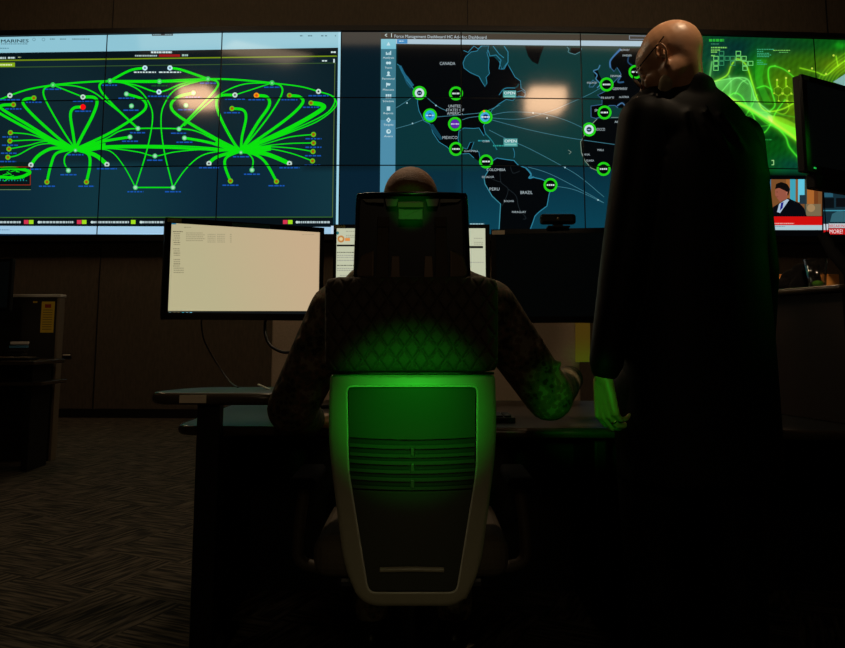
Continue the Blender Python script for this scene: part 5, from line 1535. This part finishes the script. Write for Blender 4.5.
# high monitor on its arm
lm = at(804, 120, 2.75)
d_ = Vector((0.245, 0.15, 0)).normalized() * 0.54
hm, pt4, w4, ex4, n4 = monitor('monitor', (lm.x, 2.75), (lm.x + d_.x, 2.75 + d_.y), at(798, 74, 2.75).z, at(804, 171, 2.75).z, 'black monitor held high at the right edge, above the news picture', None, None, dark, cz, bez=(0.026, 0.02, 0.02, 0.024), stand=False, m=M['darkscreen'])
zt4 = at(798, 74, 2.75).z; zb4 = at(804, 171, 2.75).z
sticker(pt4, 0.012, 0.042, zt4 - 0.019, zt4 - 0.004, mat('green_grey_sticker', (0.1, 0.25, 0.14), 0.5), hm)
led = mk('indicator_light', [pt4(0.036 + dx, zb4 + 0.012 + dz, 0.0032) for dx, dz in ((0, 0), (0.006, 0), (0.006, 0.006), (0, 0.006), (0.009, 0), (0.014, 0), (0.014, 0.006), (0.009, 0.006))], [(0, 1, 2, 3), (4, 5, 6, 7)], M['led'], hm)
c4 = (pt4(0.1, zb4, -0.02))
box('speaker_bar', pt4(0.16, zb4 - 0.03, -0.015), (0.24, 0.04, 0.055), M['black'], hm, Matrix.Rotation(math.atan2(ex4.y, ex4.x), 3, 'Z'), 0.006)
bm = bmesh.new()
pc = pt4(0.27, (zt4 + zb4) / 2, -0.05)
add_tube(bm, [tuple(x) for x in catmull([tuple(pc), tuple(pc + Vector((0.02, 0.10, -0.05))), (pc.x + 0.22, pc.y + 0.1, cz + 0.3), (pc.x + 0.22, pc.y + 0.12, cz + 0.003)], 6)], 0.016, 12)
from_bm('support_arm', bm, M['armpad'], hm, smooth=True)
bm = bmesh.new()
add_lathe(bm, [(Vector((pc.x + 0.22, pc.y + 0.12, cz + z)), r) for z, r in ((0.001, 0.0), (0.001, 0.06), (0.014, 0.06), (0.018, 0.03), (0.018, 0.0))], u, v, 28)
from_bm('base', bm, M['black'], hm)
# dark strap/arm leaning in at right
bm = bmesh.new()
add_tube(bm, [at(*p) for p in catmull([(823, 234, 3.0), (833, 252, 2.98), (846, 268, 2.96), (858, 283, 2.94)], 6)], 0.022, 12)
for v_ in bm.verts: v_.co.z = max(v_.co.z, cz + 0.001)
o = from_bm('lamp_arm', bm, M['armpad'], None, smooth=True); tag(o, 'slanting black arm rising from the counter at the right edge', 'lamp arm')

# ------------------------------------------------------------------ far left console
KY = 6.4
kx1 = at(56, 380, KY).x
ktz = at(50, 296.5, KY).z
con = root('console_cabinet', (kx1 - 0.6, KY + 0.3, 0), 'tall dark console cabinet at the left edge with a pale top', 'cabinet')
kf = at(48, 380, KY).x
box('body', (kf - 0.80, KY + 0.125, ktz / 2), (1.60, 0.09, ktz - 0.004), M['cabinet'], con)
box('side_post', (kf + 0.012, KY + 0.125, ktz / 2), (0.022, 0.094, ktz - 0.006), M['cabedge'], con, bev=0.003)
box('top_cap', (kf - 0.79, KY + 0.125, ktz + 0.010), (1.64, 0.11, 0.024), M['cabtop'], con, bev=0.005)
nb = box('yellow_notice', (at(43.2, 317, KY).x, KY + 0.075, at(43, 317, KY + 0.07).z), (13 * 0.0081, 0.003, 31 * 0.0080), M['yellow'], None)
tag(nb, 'yellow printed notice stuck on the console cabinet front', 'notice')
print_ = bmesh.new()
for k in range(9): add_box(print_, (at(43.2, 317, KY).x, KY + 0.0725, nb.data.vertices[0].co.z * 0 + at(43, 310 + k * 2.4, KY + 0.07).z), (0.075, 0.001, 0.004))
from_bm('print', print_, M['print'], nb)
pr_ = bmesh.new(); add_box(pr_, (at(43.2, 317, KY).x, KY + 0.0725, at(43, 306, KY + 0.07).z), (0.05, 0.0012, 0.03), bev=0.0004); from_bm('emblem', pr_, M['red'], nb)
o = box('yellow_tag', (at(30.5, 302, KY).x, KY + 0.078, at(30, 302, KY + 0.07).z), (0.035, 0.002, 0.012), M['yellow'], None)
tag(o, 'tiny yellow tag left of the yellow notice', 'tag')
# console worktop with monitor, keyboard and papers
wtY = 5.85
wt = root('console_desk', (at(10, 361, wtY).x - 0.3, 6.1, 0), 'low dark worktop in front of the far left console cabinet', 'desk')
wtz = at(20, 361, wtY).z
box('desk_top', (at(34, 361, wtY).x - 0.8, 6.11, wtz - 0.015), (1.6, 0.5, 0.03), M['edge'], wt, bev=0.008)
box('shelf', (at(36, 385, wtY).x - 0.7, 6.15, at(20, 384, 5.95).z), (1.4, 0.42, 0.025), M['edge'], wt, bev=0.005)
for dx in (-0.1, -1.4): box('leg', (at(34, 361, wtY).x + dx, 6.15, (wtz - 0.03) / 2), (0.05, 0.3, wtz - 0.03), M['black'], wt, bev=0.004)
k2 = root('keyboard', (at(18, 358, 6).x, 6.0, wtz), 'dark keyboard on the far left worktop', 'keyboard')
box('tray', (at(14, 358, 6).x, 6.0, wtz + 0.01), (0.3, 0.14, 0.018), M['black'], k2, bev=0.003)
bm = bmesh.new()
for i in range(12):
    for j in range(4): add_box(bm, (at(14, 358, 6).x - 0.125 + i * 0.023, 5.955 + j * 0.03, wtz + 0.022), (0.018, 0.022, 0.006))
from_bm('keys', bm, M['cabedge'], k2)
bk = root('paper_stack', (at(1, 340, 6).x, 6.15, wtz), 'loose stack of papers with a blue sheet at the far left', 'papers')
for i in range(5): box('sheet', (at(0, 350, 6.1).x + 0.05 + 0.004 * i, 6.26, wtz + 0.012 + i * 0.028), (0.10 + 0.006 * i, 0.12, 0.02), M['bluecard'] if i == 3 else M['paper'] if i == 4 else M['keys'], bk, Matrix.Rotation(0.1 * i, 3, 'Z'), 0.002)
le_ = at(8, 285, 5.95)
m5, pt5, w5, _, _ = monitor('monitor', (le_.x - 0.52, 6.2), (le_.x, 5.98), at(8, 258.5, 5.98).z, at(8, 311, 5.98).z, 'black monitor on the far left worktop, only its edge in view', None, None, dark, wtz, stand=True, m=M['darkscreen'])
# small wall plate
wpY = 9.7
wp_ = at(64, 356, wpY)
q = 0
for i in range(len(back) - 1):
    if back[i].x <= wp_.x <= back[i + 1].x: q = i
t = (wp_.x - back[q].x) / (back[q + 1].x - back[q].x); yy = back[q].y + (back[q + 1].y - back[q].y) * t
wo = root('wall_socket', (wp_.x, yy - 0.005, wp_.z), 'small dark socket plate on the back wall right of the console', 'socket')
box('plate', (wp_.x, yy - 0.006, wp_.z), (0.11, 0.01, 0.06), M['black'], wo, bev=0.002)
box('cover', (wp_.x, yy - 0.014, wp_.z + 0.012), (0.09, 0.006, 0.016), M['cabtop'], wo, bev=0.001)
